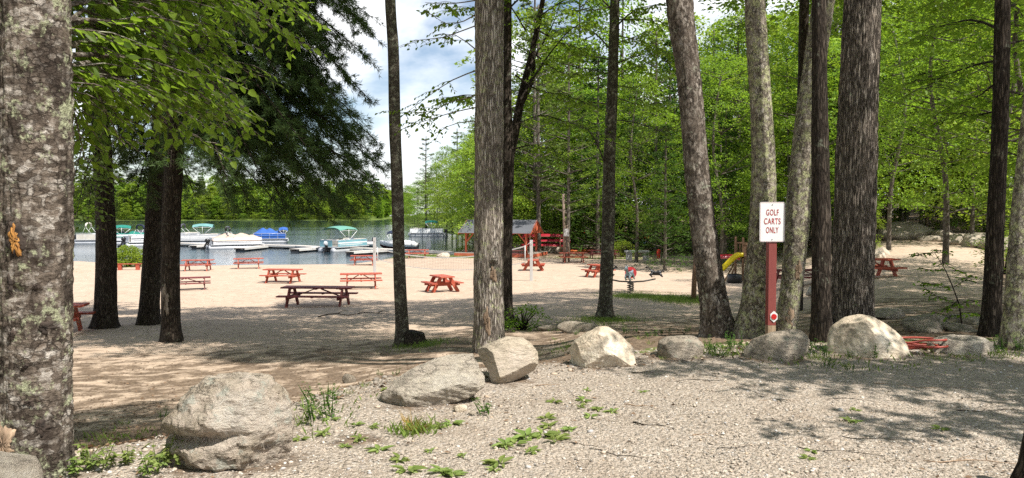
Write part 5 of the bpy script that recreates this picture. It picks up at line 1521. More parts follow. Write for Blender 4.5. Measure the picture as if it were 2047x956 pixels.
def pontoon_boat(label, px, py, head, L_=6.3, wd=2.4, panel=M_WHITE, stripe=None, cover=None, coverh=.55, bim=None, motor=True, mx=.5, cowl=M_BLACK, seats=True, group='pontoon boats moored at the docks'):
    d = ray(px, py); Y = (WATER - CAM.z) / d.z
    p = CAM + d * Y
    root = empty('pontoon_boat', (p.x, p.y, WATER), label, 'boat', group, R(head))
    for s in (-1, 1):
        mb = MB(); y = s * (wd / 2 - .42)
        mb.tube([(-L_ / 2, y, .14), (-L_ / 2 + .1, y, .14), (L_ / 2 - .9, y, .14), (L_ / 2 - .45, y, .2), (L_ / 2 - .1, y, .33)], [.30, .33, .33, .26, .05], 14); mb.build('pontoon', M_ALU, root)
    mb = MB(); mb.box((0, 0, .53), (L_ - .35, wd, .10)); mb.build('deck', M_ALU, root)
    x0, x1 = -L_ / 2 + .45, L_ / 2 - .5
    zt_, zb = 1.26, .585
    mb = MB(); h = zt_ - zb; zc = (zt_ + zb) / 2
    for s in (-1, 1):
        y = s * (wd / 2 - .05)
        mb.box(((x0 + x1) / 2, y, zc), (x1 - x0, .05, h))
    mb.box((x1 - .025, wd * .3, zc), (.05, wd * .4 - .16, h)); mb.box((x1 - .025, -wd * .3, zc), (.05, wd * .4 - .16, h))
    mb.box((x0 + .025, wd * .15, zc), (.05, wd * .7 - .18, h))
    f = mb.build('fence_panel', panel, root)
    mb = MB()
    for s in (-1, 1):
        y = s * (wd / 2 - .05)
        mb.tube([(x0, y, zt_ + .03), (x1, y, zt_ + .03)], .03, 6)
        for k in range(5):
            x = x0 + (x1 - x0) * k / 4
            mb.box((x, s * (wd / 2 - .018), zc), (.04, .018, h))
    mb.tube([(x1, -wd / 2 + .05, zt_ + .03), (x1, wd / 2 - .05, zt_ + .03)], .03, 6); mb.tube([(x0, -wd / 2 + .05, zt_ + .03), (x0, wd / 2 - .05, zt_ + .03)], .03, 6)
    mb.build('rail', M_ALU, f)
    if stripe:
        mb = MB()
        for s in (-1, 1):
            mb.box(((x0 + x1) / 2, s * (wd / 2 - .022), zc + .05), (x1 - x0 - .1, .014, .12)); mb.box(((x0 + x1) / 2 - .3, s * (wd / 2 - .022), zc - .15), (x1 - x0 - 1.1, .014, .05))
        mb.build('stripe', stripe, f)
    if seats and not cover:
        mb = MB()
        for s in (-1, 1):
            mb = MB(); mb.box((L_ * .2, s * (wd / 2 - .4), .78), (L_ * .3, .55, .38)); mb.box((L_ * .2, s * (wd / 2 - .18), 1.12), (L_ * .3, .16, .5))
            mb.build('seat', M_CREAMC, root)
        mb = MB(); mb.box((-L_ * .28, 0, .78), (.6, wd * .6, .38)); mb.box((-L_ * .28 - .25, 0, 1.12), (.14, wd * .6, .5))
        mb.build('seat', M_CREAMC, root)
        mb = MB(); mb.box((-L_ * .05, -wd * .28, .98), (.5, .6, .8), taper=.8); mb.build('helm_console', M_WHITE, root)
    if cover:
        mb = MB(); nx, ny = 22, 12; vs = []
        rr = random.Random(int(px))
        pk = [(rr.uniform(.2, .35), rr.uniform(.8, 1)), (rr.uniform(.5, .62), rr.uniform(.8, 1.)), (rr.uniform(.78, .85), rr.uniform(.45, .7))]
        for i in range(nx + 1):
            t = i / nx
            ridge = max(.2, max(a * max(0, 1 - abs(t - c) / .28) for c, a in pk))
            for j in range(ny + 1):
                a = j / ny * 2 - 1
                x = x0 - .08 + (x1 - x0 + .16) * t; y = a * (wd / 2 + .03)
                e = min(1, min(t, 1 - t) * 9)
                if abs(a) > .92: z = zt_ - .30 if abs(a) > .99 else zt_ + .02
                else: z = zt_ + .05 + coverh * ridge * e * (1 - (abs(a) / .92) ** 1.3) + .02 * math.sin(i * 2.1 + j)
                if i in (0, nx): z = zt_ - .28
                vs.append(Vector((x, y, z)))
        fs = [(i * (ny + 1) + j, i * (ny + 1) + j + 1, (i + 1) * (ny + 1) + j + 1, (i + 1) * (ny + 1) + j) for i in range(nx) for j in range(ny)]
        mb.add(vs, fs, True); mb.build('canvas_cover', cover, root)
    if bim: bimini(root, *bim[0], wd - .1, zt_, bim[1], bim[2], *bim[3:])
    if motor: outboard(root, -L_ / 2 + .02, mx, cowl)
    return root
def runabout(label, px, py, head, L_=5.2, wd=2.0, cover=M_GREYC, top=M_WHITE, low=M_WHITE, motor=True, mcov=None, bim=None):
    d = ray(px, py); Y = (WATER - CAM.z) / d.z
    p = CAM + d * Y
    root = empty('motorboat', (p.x, p.y, WATER), label, 'boat', None, R(head))
    st = []
    for t in np.linspace(0, 1, 14):
        x = -L_ / 2 + L_ * t
        w = wd / 2 * (1 - max(0, (t - .45) / .55) ** 2.2 * .97) * (.94 + .06 * min(1, t * 4))
        k = -.22 + .45 * max(0, (t - .7) / .3) ** 2
        g = .62 + .28 * t ** 2
        ch = .12 + .3 * max(0, (t - .5) / .5) ** 1.5
        st.append((x, w, k, ch, g))
    mb = MB(); mb.loft([[Vector((x, 0, k)), Vector((x, w * .86, ch)), Vector((x, w * .9, ch + .02)), Vector((x, -w * .9, ch + .02)), Vector((x, -w * .86, ch))] for x, w, k, ch, g in st]); h = mb.build('hull_bottom', low, root)
    mb = MB(); mb.loft([[Vector((x, w * .9, ch + .02)), Vector((x, w, g - .06)), Vector((x, w * .96, g)), Vector((x, -w * .96, g)), Vector((x, -w, g - .06)), Vector((x, -w * .9, ch + .02))] for x, w, k, ch, g in st]); mb.build('hull', top, root)
    mb = MB()
    rings = []
    for t, hh in ((.06, .02), (.1, .18), (.25, .28), (.42, .34), (.52, .50), (.58, .46), (.66, .2), (.78, .05)):
        i = t * 13; a = int(i); f = i - a
        w = st[a][1] * (1 - f) + st[min(a + 1, 13)][1] * f; g = st[a][4] * (1 - f) + st[min(a + 1, 13)][4] * f
        rings.append([Vector((-L_ / 2 + L_ * t, w * .9 * math.cos(b), g + hh * math.sin(b) ** .7)) for b in [math.pi * k / 10 for k in range(11)]])
    mb.loft(rings, closed=True); mb.build('canvas_cover', cover, root)
    mb = MB(); mb.tube([(L_ * .02, -wd * .42, .95), (L_ * .14, -wd * .3, 1.28), (L_ * .17, 0, 1.36), (L_ * .14, wd * .3, 1.28), (L_ * .02, wd * .42, .95)], .03, 6); mb.build('windshield_frame', M_BLACK, root)
    if bim: bimini(root, *bim[0], wd - .2, .8, bim[1], bim[2], *bim[3:])
    if motor: outboard(root, -L_ / 2 - .12, .15, mcov or M_BLACK, .72)
    return root
pontoon_boat('cream pontoon boat with a folded tan top, farthest left of the moored boats', 197, 487, 12, 5.6, 2.3, M_CREAMC, None, None, bim=((-1.2, 0), 2.75, M_CREAMC, True), mx=.9)
pontoon_boat('white pontoon boat under a dark green cover with a green arched top', 258, 488, 24, 5.6, 2.4, M_WHITE, M_STRIPE, M_DGREEN, .5, ((-1.9, .3), 2.55, M_DGREEN))
pontoon_boat('navy and white pontoon boat showing its outboard stern between the dark trunks', 291, 492, 48, 5.2, 2.3, M_WHITE, M_NAVY, None, bim=((-.6, 0), 2.65, M_NAVY, True), mx=.45)
runabout('small motorboat under a pale grey cover behind the green covered boat', 283, 474, 20, 5.2, 2.0, M_GREYC)
pontoon_boat('grey pontoon boat with a dark rolled top, just right of the scarred pine', 362, 484, 10, 5.6, 2.4, M_ALU, None, None, bim=((.3, 0), 2.5, M_GREYC, True), motor=False)
pontoon_boat('grey pontoon boat with a light teal canopy and navy curtain', 402, 488, 14, 5.6, 2.4, M_ALU, M_WHITE, None, bim=((-.9, 1.6), 2.72, M_TEAL), mx=.5)
pontoon_boat('white pontoon boat under a tan canvas cover with a black rolled top', 472, 497, 31, 6.3, 2.5, M_WHITE, M_GREYC, M_BEIGE, .62, ((-.9, 0), 2.55, M_BLACK, True), mx=.5)
pontoon_boat('pontoon boat wrapped in a bright blue cover', 540, 485, 16, 5.2, 2.5, M_BLUE, None, M_BLUE, .85, ((1.2, 2.4), 2.15, M_BLUE), motor=False)
pontoon_boat('pontoon boat with a big arched green canopy and light blue stern, facing away', 688, 502, 64, 6.0, 2.5, M_SKYB, M_WHITE, None, bim=((-2.2, .9), 2.78, M_GREEN), mx=.2, cowl=M_ALU)
runabout('white motorboat under a purple-grey cover with covered motor, beside the green canopy boat', 706, 494, 212, 5.0, 2.1, M_GREYC, M_WHITE, M_WHITE, True, M_NAVY)
runabout('white speedboat with maroon hull bottom and dark cover behind the slender trunk', 797, 496, 172, 4.6, 2.0, M_WHITE, M_WHITE, M_MAROONP, False, None, ((.2, 1.2), 2.1, M_NAVY))
pontoon_boat('long white pontoon boat with a raised green top beyond the wire fence', 853, 472, 183, 6.6, 2.4, M_WHITE, None, None, bim=((-1.9, .2), 2.75, M_DGREEN), mx=.15)
# ------------------------------------------------------------------ docks
M_DECK = paint('dock_deck', (.60, .555, .50), (.48, .44, .39), 2, .8, .3, (1, .1, 1))
M_DOCKW = paint('dock_edge', (.62, .61, .58), (.5, .48, .45), 2, .7)
M_FLOAT = paint('dock_float', (.05, .05, .055), None, 2, .6)
def wpt(px, py, z=WATER + .38):
    d = ray(px, py); return CAM + d * ((z - CAM.z) / d.z)
def dock_run(pts, w=1.5, label='pale floating dock section of the main walkway', group='floating dock sections of the main walkway'):
    for (ax, ay), (bx, by) in zip(pts[:-1], pts[1:]):
        a, b = wpt(ax, ay), wpt(bx, by)
        n = max(1, round((b - a).length / 3.1))
        for k in range(n):
            p, q = a.lerp(b, k / n), a.lerp(b, (k + 1) / n)
            ln = (q - p).length - .05
            ang = math.atan2(q.y - p.y, q.x - p.x); c = (p + q) / 2
            root = empty('dock_section', (c.x, c.y, WATER), label, 'dock', group, ang)
            mb = MB()
            m = int(ln / .16)
            for i in range(m): mb.box((-ln / 2 + ln * (i + .5) / m, 0, .365), (ln / m - .012, w, .035))
            mb.build('deck', M_DECK, root)
            mb = MB()
            for s in (-1, 1): mb.box((0, s * (w / 2 - .02), .26), (ln, .045, .17))
            mb.build('frame', M_DOCKW, root)
            for s in (-1, 1):
                mb = MB(); mb.box((s * ln * .3, 0, .06), (.8, w * .8, .26)); mb.build('float', M_FLOAT, root)
dock_run([(345, 485), (430, 488), (525, 489), (600, 491), (650, 494), (735, 496), (800, 499), (880, 502), (946, 507)])
dock_run([(478, 496), (526, 491)], 1.3, 'narrow dock finger beside the tan covered boat', 'dock finger sections by the tan covered boat')
dock_run([(588, 498), (640, 494)], 1.3, 'narrow dock finger left of the green canopy boat', 'dock finger sections left of the green canopy boat')
dock_run([(698, 503), (765, 499)], 1.3, 'narrow dock finger right of the green canopy boat', 'dock finger sections right of the green canopy boat')
dock_run([(385, 491), (428, 488.5)], 1.2, 'narrow dock finger under the teal canopy boat', 'dock finger sections under the teal canopy boat')
# ------------------------------------------------------------------ wire fence at the water
M_WIRE = paint('fence_wire', (.10, .11, .11), None, 5, .5)
fp = [(822, 497), (845, 499), (868, 500), (891, 500.5), (912, 501), (945, 500)]
base0 = wpt(868, 500, WATER + .1)
fence = empty('wire_fence', base0, 'dark wire mesh fence standing at the water by the pavilion', 'fence')
fpts = [wpt(x, y, WATER + .1) - base0 for x, y in fp]
for i, q in enumerate(fpts):
    mb = MB(); mb.tube([q - Vector((0, 0, .6)), q + Vector((0, 0, 1.95 if i != 1 else 2.5))], .045 if i in (3, 4) else .03, 8); mb.build('fence_post', M_WIRE, fence)
mb = MB()
for a, b in zip(fpts[:-1], fpts[1:]):
    mb.tube([a + Vector((0, 0, 1.75)), b + Vector((0, 0, 1.75))], .022, 5)
mb.build('top_rail', M_WIRE, fence)
mb = MB()
for a, b in zip(fpts[:-1], fpts[1:]):
    ln = (b - a).length; n = int(ln / .13); h = 1.7; nv = int(h / .13)
    dirv = (b - a) / ln
    for k in range(-nv, n):
        for sgn in (1, -1):
            x0, x1 = k * .13, k * .13 + h
            z0, z1 = (0, h) if sgn > 0 else (h, 0)
            def cl(x): return min(max(x, 0), ln)
            xa, xb = cl(x0), cl(x1)
            if xb - xa < .02: continue
            za = z0 + (z1 - z0) * (xa - x0) / h; zb = z0 + (z1 - z0) * (xb - x0) / h
            mb.bar(a + dirv * xa + Vector((0, 0, za)), a + dirv * xb + Vector((0, 0, zb)), .0045, .0045)
mb.build('wire_mesh', M_WIRE, fence)
ns = wpt(857, 500, WATER + .1)
M_PAPER = paint('paper_white', (.78, .78, .77), None, 5, .6)
mb = MB(); mb.box((0, 0, 0), (.5, .02, .85)); o = mb.build('notice_board', M_PAPER, None, 0, (ns.x, ns.y - .15, WATER + .65)); tag(o, 'blank white notice fixed to the wire fence', 'sign')
# ------------------------------------------------------------------ pavilion
M_ROOF = paint('grey_shingle', (.16, .165, .18), (.095, .10, .11), 9, .9, .6, (1, 3, 3), bscale=25)
M_REDW = paint('red_stained_wood', (.60, .15, .075), (.48, .115, .06), 4, .65, .3, (1, 1, .2), bscale=40)
M_DWOOD = paint('weathered_boards', (.42, .36, .29), (.30, .25, .20), 3, .85, .4, (.3, 2, 1), bscale=30)
M_BROWNW = paint('brown_timber', (.22, .125, .07), (.15, .085, .05), 4, .75, .4, (1, 1, .2), bscale=40)
M_POLE = paint('pole_wood', (.26, .19, .14), (.16, .115, .085), 4, .85, .5, (1, 1, .08), bscale=40)
M_GREYW = paint('grey_post_wood', (.50, .49, .48), (.36, .35, .34), 4, .85, .4, (1, 1, .1), bscale=40)
pp = GY(1000, 71); pp.z = gz(pp.x, pp.y)
RZ = R(-17)
pav = empty('pavilion', (pp.x + .1, pp.y + 1.6, pp.z), 'open red timber pavilion with a grey shingled gable roof and low deck', 'pavilion', rz=RZ)
Lp, Wp, hE, hR = 6.6, 4.0, 2.3, 3.3
mb = MB(); mb.box((0, 0, .16), (Lp + 1.1, Wp + 1.2, .3)); mb.build('deck', M_REDW, pav)
mb = MB()
for i in range(34): mb.box((0, -(Wp + 1.2) / 2 + (Wp + 1.2) * (i + .5) / 34, .325), (Lp + 1.12, (Wp + 1.2) / 34 - .012, .03))
mb.build('deck_boards', M_DWOOD, pav)
for x in (-Lp / 2 + .35, 0, Lp / 2 - .35):
    for y in (-Wp / 2 + .2, Wp / 2 - .2):
        mb = MB(); mb.box((x, y, .34 + (hE - .34) / 2 - .07), (.16, .16, hE - .34 - .14)); po = mb.build('post', M_REDW, pav)
        mb = MB()
        for dx in (-1, 1):
            if abs(x + dx * .8) < Lp / 2: mb.bar((x + dx * .06, y, hE - .95), (x + dx * .72, y, hE - .17), .09, .11)
        mb.bar((x, y - math.copysign(.06, y), hE - .95), (x, y - math.copysign(.7, y), hE - .17), .09, .11)
        mb.build('brace', M_REDW, po)
for y in (-Wp / 2 + .2, Wp / 2 - .2):
    mb = MB(); mb.box((0, y, hE - .06), (Lp + .3, .14, .17)); mb.build('beam', M_REDW, pav)
ov = .45
for s in (-1, 1):
    e = Vector((0, s * (Wp / 2 + ov), hE - (hR - hE) * ov / (Wp / 2) + .1)); r = Vector((0, 0, hR + .1))
    mb = MB(); nrow = 12
    for k in range(nrow):
        a = e.lerp(r, k / nrow); b = e.lerp(r, (k + 1.12) / nrow) if k < nrow - 1 else r
        up = Vector((0, s * (hR - hE), Wp / 2)).normalized()
        mb.bar(a + up * .035 + Vector((0, 0, .0)), b + up * .012, Lp + .5, .028, up)
    mb.build('roof_slope', M_ROOF, pav)
    mb = MB(); mb.bar(e, r, Lp + .44, .04, Vector((0, s * (hR - hE), Wp / 2))); mb.build('roof_boards', M_REDW, pav)
for s in (-1, 1):
    x = s * (Lp / 2 + .12)
    mb = MB(); mb.prism([Vector((x, -Wp / 2 - .32, hE - .12)), Vector((x, Wp / 2 + .32, hE - .12)), Vector((x, 0, hR + .03))], (-.03, 0, 0), (.03, 0, 0)); gb = mb.build('gable', M_REDW, pav)
    mb = MB()
    for t in (-1, 1): mb.bar((x + s * .06, t * (Wp / 2 + ov), hE - (hR - hE) * ov / (Wp / 2) + .04), (x + s * .06, 0, hR + .06), .05, .16)
    mb.build('fascia', M_REDW, gb)
# ------------------------------------------------------------------ canoes and kayaks
M_CANOE = paint('canoe_red', (.36, .015, .03), (.28, .012, .025), 3, .35)
M_KRED = paint('kayak_red', (.60, .03, .02), None, 3, .35)
M_KYEL = paint('kayak_yellow', (.78, .56, .02), None, 3, .35)
M_KORG = paint('kayak_orange', (.62, .14, .03), None, 3, .35)
M_KBLU = paint('kayak_blue', (.06, .20, .46), None, 3, .35)
M_KWHT = paint('kayak_white', (.66, .68, .70), None, 3, .35)
def canoe(c, L_, w, mat, label, rz, name='canoe', inverted=True, group=None, decked=False, cat='canoe'):
    root = empty(name, c, label, cat, group, rz)
    st = []
    for t in np.linspace(-1, 1, 17):
        ww = max(.02, w / 2 * (1 - abs(t) ** 2.3)); g = .30 + .16 * abs(t) ** 3; k = .02 + .10 * abs(t) ** 4
        if decked: g = .20 + .06 * abs(t) ** 2
        st.append((t * L_ / 2, ww, k, g))
    f = -1 if inverted else 1
    zo = .46 if inverted else 0
    mb = MB()
    rings = [[Vector((x, ww * s * q, zo + f * (k + (g - k) * zz))) for s, q, zz in ((-1, 1, 1), (-1, .92, .45), (-1, .6, .08), (1, .0, 0), (1, .6, .08), (1, .92, .45), (1, 1, 1))] for x, ww, k, g in st]
    if decked:
        rings = [r + [Vector((x, ww * .5, zo + f * (g + .08))), Vector((x, -ww * .5, zo + f * (g + .08)))] for r, (x, ww, k, g) in zip(rings, st)]
        mb.loft(rings)
    else: mb.loft(rings, closed=False, cap=False)
    mb.build('hull', mat, root)
    mb = MB()
    if decked:
        mb.tube([(.45 * math.cos(a), .21 * math.sin(a), zo + f * .30) for a in [2 * math.pi * k / 14 for k in range(15)]], .025, 6); mb.build('cockpit_rim', M_BLACK, root)
    else:
        for s in (-1, 1): mb.tube([(x, s * ww, zo + f * g) for x, ww, k, g in st], .022, 5)
        for x in (-.8, .0, .8): mb.bar((x, -w * .42, zo + f * .28), (x, w * .42, zo + f * .28), .06, .025)
        mb.build('gunwale', M_BROWNW, root)
cr = GY(1090, 76)
rack = empty('canoe_rack', cr, 'timber rack holding the red canoes behind the pavilion', 'rack', rz=R(-4))
for x in (-1.5, 1.5):
    for y in (-.5, .5):
        mb = MB(); mb.box((x, y, .9), (.1, .1, 2.0)); mb.build('post', M_BROWNW, rack)
    for z in (.55, 1.0, 1.5):
        mb = MB(); mb.box((x, 0, z), (.08, 1.2, .08)); mb.build('arm', M_BROWNW, rack)
for i, (z, dx) in enumerate([(1.545, 0), (1.045, .2), (.595, -.2)]):
    canoe(cr + Vector((dx, 0, z)), 4.6, .9, M_CANOE, ['upturned red canoe on the top arms of the rack', 'upturned red canoe on the middle arms of the rack', 'upturned red canoe on the lowest arms of the rack'][i], R(-4))
canoe(GY(1155, 77) + Vector((0, 0, .05)), 3.2, .75, M_KORG, 'orange kayak lying on the ground left of the pale trunk', R(8), 'kayak', False, None, True, 'kayak')
kr = GY(1205, 82)
krack = empty('kayak_rack', kr, 'dark timber rack stacked with colourful kayaks in the shade', 'rack', rz=0)
for x in (-2.2, 0, 2.2, 4.4):
    mb = MB(); mb.box((x, 0, 1.2), (.1, .1, 2.6)); mb.build('post', M_BROWNW, krack)
    for z in (.6, 1.15, 1.7):
        mb = MB(); mb.box((x, -.35, z), (.07, .7, .07)); mb.build('arm', M_BROWNW, krack)
for x, z, m, lab in [(-1.1, 1.74, M_KRED, 'red kayak at the top left of the kayak rack'), (1.3, 1.74, M_KYEL, 'yellow kayak at the top right of the kayak rack'), (.2, 1.19, M_KWHT, 'white kayak in the middle of the kayak rack'),
                     (.6, .64, M_KYEL, 'yellow kayak low on the kayak rack'), (3.6, 1.19, M_KORG, 'orange kayak at the right end of the kayak rack'), (4.1, .64, M_KBLU, 'blue kayak low at the right end of the kayak rack')]:
    canoe(kr + Vector((x, -.36, z)), 2.7, .66, m, lab, R(3), 'kayak', False, None, True, 'kayak')
# ------------------------------------------------------------------ poles and volleyball net
up = GY(1129, 63)
pole = empty('utility_pole', up, 'tall brown timber pole with a grey box, beside the canoes', 'pole')
hh = P(1126, 388, up.y).z - up.z
mb = MB(); mb.tube([(0, 0, -.3), (-.03, 0, hh * .5), (-.12, 0, hh)], [.13, .115, .10], 12); mb.build('pole', M_POLE, pole)
mb = MB(); mb.tube([(.38, .1, -.3), (.2, .12, 3.1)], [.08, .07], 8); mb.build('brace', M_POLE, pole)
zb = P(1130, 465, up.y).z - up.z
mb = MB(); mb.box((.12, -.18, zb), (.42, .12, .62)); mb.build('box', M_GREYW, pole, .01)
VP = []
for px, py, top, lab in [(749, 551, 475, 'grey weathered volleyball post nearest the water'), (1062, 562, 480, 'grey weathered volleyball post in front of the pavilion')]:
    b = G(px, py); h = P(px, top, b.y).z - b.z
    root = empty('volleyball_post', b, lab, 'post')
    mb = MB(); mb.box((0, 0, h / 2 - .1), (.17, .13, h + .2)); mb.build('post', M_GREYW, root, .008)
    mb = MB()
    for z in (h - .25, h - .9): mb.disc((0, -.075, z), (0, -1, 0), .02, .03, 8)
    mb.build('eye_bolt', M_BOLT, root)
    VP.append((b, h))
M_TAPE = paint('net_tape', (.72, .72, .70), None, 5, .7)
M_NET = paint('net_cord', (.12, .12, .12), None, 5, .8)
(a, ha), (b, hb) = VP
A1 = a + Vector((.2, 0, 0)); B1 = b + Vector((-.35, 0, 0))
net = empty('volleyball_net', a.lerp(b, .5), 'slack volleyball net with white tapes sagging between the grey posts', 'net')
o0 = Vector(net.location)
def netpt(t, k):     # k 0 bottom, 1 top
    p = A1.lerp(B1, t)
    za = a.z + (1.72 if k else 1.02); zb_ = b.z + (1.95 if k else 1.05)
    p.z = za + (zb_ - za) * t - (.62 if k else .55) * 4 * t * (1 - t)
    return p - o0
for k in (1, 0):
    mb = MB(); pts = [netpt(i / 24, k) for i in range(25)]
    for p, q in zip(pts[:-1], pts[1:]): mb.bar(p, q, .012, .065 if k else .045)
    mb.build('tape', M_TAPE, net)
mb = MB()
for i in range(91): mb.bar(netpt(i / 90, 0), netpt(i / 90, 1), .006, .006, (0, 1, 0))
for j in range(1, 8):
    for i in range(24): mb.bar(netpt(i / 24, 0).lerp(netpt(i / 24, 1), j / 8), netpt((i + 1) / 24, 0).lerp(netpt((i + 1) / 24, 1), j / 8), .006, .006)
mb.build('mesh', M_NET, net)
for t in (0, 1):
    mb = MB(); mb.tube([netpt(t, 0) - Vector((0, 0, .12)), netpt(t, 1) + Vector((0, 0, .05))], .025, 8); mb.build('net_rod', M_TAPE, net)
mb = MB(); mb.tube([netpt(1, 1), b + Vector((0, -.08, 2.2)) - o0], .01, 4); mb.tube([netpt(0, 1), a + Vector((0, -.08, 2.0)) - o0], .01, 4); mb.build('rope', M_TAPE, net)
lp = G(1386, 601); lh = P(1390, 515, lp.y).z - lp.z
mb = MB(); mb.tube([(0, 0, -.2), (.03, 0, lh * .5), (.07, 0, lh)], [.10, .09, .08], 10); o = mb.build('old_post', M_BROWNW, None, 0, lp); tag(o, 'weathered brown post leaning just left of the cracked grey leaning trunk', 'post')
wp_ = GY(1853, 58); mb = MB(); mb.tube([(0, 0, -.2), (.04, 0, 1.9)], [.11, .1], 10); o = mb.build('wooden_stake', M_POLE, None, 0, wp_); tag(o, 'pale upright wooden stake at the edge of the woods', 'post')
rp_ = GY(1317, 68); mb = MB(); mb.tube([(0, 0, -.1), (0, 0, .72)], .16, 12); mb.sphere((0, 0, .74), .17, 2, (1, 1, .7)); o = mb.build('red_bollard', M_KRED, None, 0, rp_); tag(o, 'short red bollard under the dark hemlock boughs', 'bollard')
sg = GY(1272, 66)
tb = empty('stone_table', sg, 'grey stone table slab on two blocks round the pale trunk', 'table')
mb = MB(); mb.box((0, -.6, .78), (2.1, .8, .16)); mb.build('slab', M_GREYW, tb, .02)
for s in (-.7, .75):
    mb = MB(); mb.box((s, -.6, .33), (.45, .6, .72)); mb.build('block', M_GREYW, tb, .02)
# ------------------------------------------------------------------ four seat rocking ride
M_HWHITE = paint('rider_white', (.66, .70, .72), (.36, .46, .52), 5, .45)
M_HBLACK = paint('rider_black', (.025, .024, .026), (.015, .015, .016), 5, .4)
M_SPRING = paint('spring_steel', (.06, .055, .05), None, 8, .5)
M_DISC = paint('ride_red', (.42, .025, .03), (.34, .02, .025), 4, .45)
rc_ = G(1262, 583)
ride = empty('rocking_ride', rc_, 'spring rocking ride with a white horse seat, black horse seats and a red disc', 'playground ride')
def spring(c, z0, z1, r, parent):
    mb = MB(); n = 60
    mb.tube([Vector((c.x + r * math.cos(k * .62), c.y + r * math.sin(k * .62), z0 + (z1 - z0) * k / n)) for k in range(n + 1)], .022, 6); mb.build('spring', M_SPRING, parent)
def horse(c, rz, mat, parent, s=1.0):
    m = Matrix.Translation(c) @ Matrix.Rotation(rz, 4, 'Z') @ Matrix.Scale(s, 4)
    mb = MB()
    def rings(pts): return [[m @ Vector((x + dx * math.cos(a), w * math.sin(a), z + h * math.cos(a))) for a in [2 * math.pi * k / 12 for k in range(12)]] for x, z, w, h, dx in pts]
    mb.loft(rings([(-.42, .20, .03, .04, 0), (-.38, .2, .11, .13, 0), (-.2, .17, .135, .15, 0), (0, .14, .12, .11, 0), (.18, .18, .125, .15, 0), (.32, .24, .10, .15, .02), (.40, .36, .08, .10, .08), (.44, .50, .07, .07, .09), (.50, .58, .06, .06, .06), (.6, .53, .045, .05, .04), (.68, .47, .03, .035, .03)]))
    for y in (-.04, .04): mb.tube([m @ Vector((.45, y, .60)), m @ Vector((.44, y * 1.3, .70))], [.022, .005], 5)
    for y in (-.11, .11):
        mb.tube([m @ Vector((.22, y, .16)), m @ Vector((.36, y * 1.1, .0)), m @ Vector((.22, y * 1.1, -.14))], [.055, .04, .035], 7)
        mb.tube([m @ Vector((-.26, y, .16)), m @ Vector((-.34, y * 1.1, .0)), m @ Vector((-.48, y * 1.1, -.12))], [.06, .045, .035], 7)
    mb.tube([m @ Vector((-.40, 0, .22)), m @ Vector((-.5, 0, .32)), m @ Vector((-.58, 0, .2))], [.03, .05, .015], 7)
    h = mb.build('horse_seat', mat, parent)
    mb = MB(); mb.tube([m @ Vector((.34, -.2, .40)), m @ Vector((.34, .2, .40))], .018, 6); mb.tube([m @ Vector((.1, -.22, -.1)), m @ Vector((.1, .22, -.1))], .018, 6); mb.box(m @ Vector((0, 0, .02)), (.6, .1, .05), M=Matrix.Rotation(rz, 3, 'Z')); mb.build('handle', M_SPRING, h)
spring(Vector((0, 0, 0)), -.05, .42, .11, ride)
mb = MB(); mb.disc((0, 0, .44), (0, 0, 1), .2, .05); mb.build('hub', M_SPRING, ride)
for d, m, kind in [((-.25, -1.05), M_HWHITE, 'h'), ((1.12, .15), M_HBLACK, 'h'), ((-1.05, .12), M_HBLACK, 'h'), ((.02, .95), M_DISC, 'd')]:
    e = Vector((d[0], d[1], .56))
    mb = MB(); mb.tube([(0, 0, .44), (d[0] * .5, d[1] * .5, .46), e], .035, 8); mb.build('arm', M_SPRING, ride)
    if kind == 'h':
        az = math.atan2(d[1], d[0])
        horse(e + Vector((0, 0, .18)), {-.25: R(-118), 1.12: R(172), -1.05: R(8)}[d[0]], m, ride, 0.8 if d[0] == -.25 else .66)
        if d[0] == -.25: spring(Vector((d[0], d[1], 0)), -.05, .52, .09, ride)
    else:
        mb = MB(); mb.disc(e + Vector((.1, 0, .22)), (0, -1, .2), .27, .05, 28); mb.build('disc_seat', m, ride)
# ------------------------------------------------------------------ play tower with slide
M_SLIDE = paint('slide_yellow', (.78, .62, .01), (.70, .54, .01), 3, .3)
tp = GY(1500, 43)
tower = empty('play_tower', tp, 'brown timber play tower with a bright yellow slide and a climbing ladder', 'play tower')
dz = 1.35
for x in (-.6, .9):
    for y in (-.7, .7):
        mb = MB(); mb.box((x, y, 1.2), (.1, .1, 2.5)); mb.build('post', M_BROWNW, tower)
mb = MB(); mb.box((.15, 0, dz), (1.6, 1.5, .09)); mb.build('platform', M_BROWNW, tower)
for y in (-.76, .76):
    mb = MB(); mb.box((.15, y, dz + .75), (1.6, .045, .09)); mb.box((.15, y, dz + .18), (1.6, .045, .09))
    for k in range(8): mb.box((-.52 + k * .19, y + .03, dz + .46), (.1, .02, .62))
    mb.build('railing', M_BROWNW, tower)
mb = MB(); rows = []
for i in range(15):
    t = i / 14
    x = -.62 - 1.75 * t; z = dz + .06 - (dz - .22) * (t * t * (3 - 2 * t)) + .03 * math.sin(t * 9)
    rows.append([Vector((x, -.55 + y, z + h)) for y, h in ((-.28, .2), (-.25, .02), (.25, .02), (.28, .2), (.32, .2), (.29, -.03), (-.29, -.03), (-.32, .2))])
mb.loft(rows); mb.build('slide', M_SLIDE, tower)
mb = MB()
for y in (-.45, .25): mb.bar((-1.0, -.55 + y * .6, dz - .35), (-1.5, -.55 + y, 0), .07, .07)
mb.build('slide_strut', M_BROWNW, tower)
mb = MB()
for x in (-.45, .1): mb.bar((x - .2, -1.25, 0), (x, -.78, dz), .07, .07)
for k in range(6):
    t = (k + .7) / 6.5; mb.bar((-.68 + .2 * t, -1.25 + .47 * t, dz * t), (-.08 + .2 * t, -1.25 + .47 * t, dz * t), .05, .05)
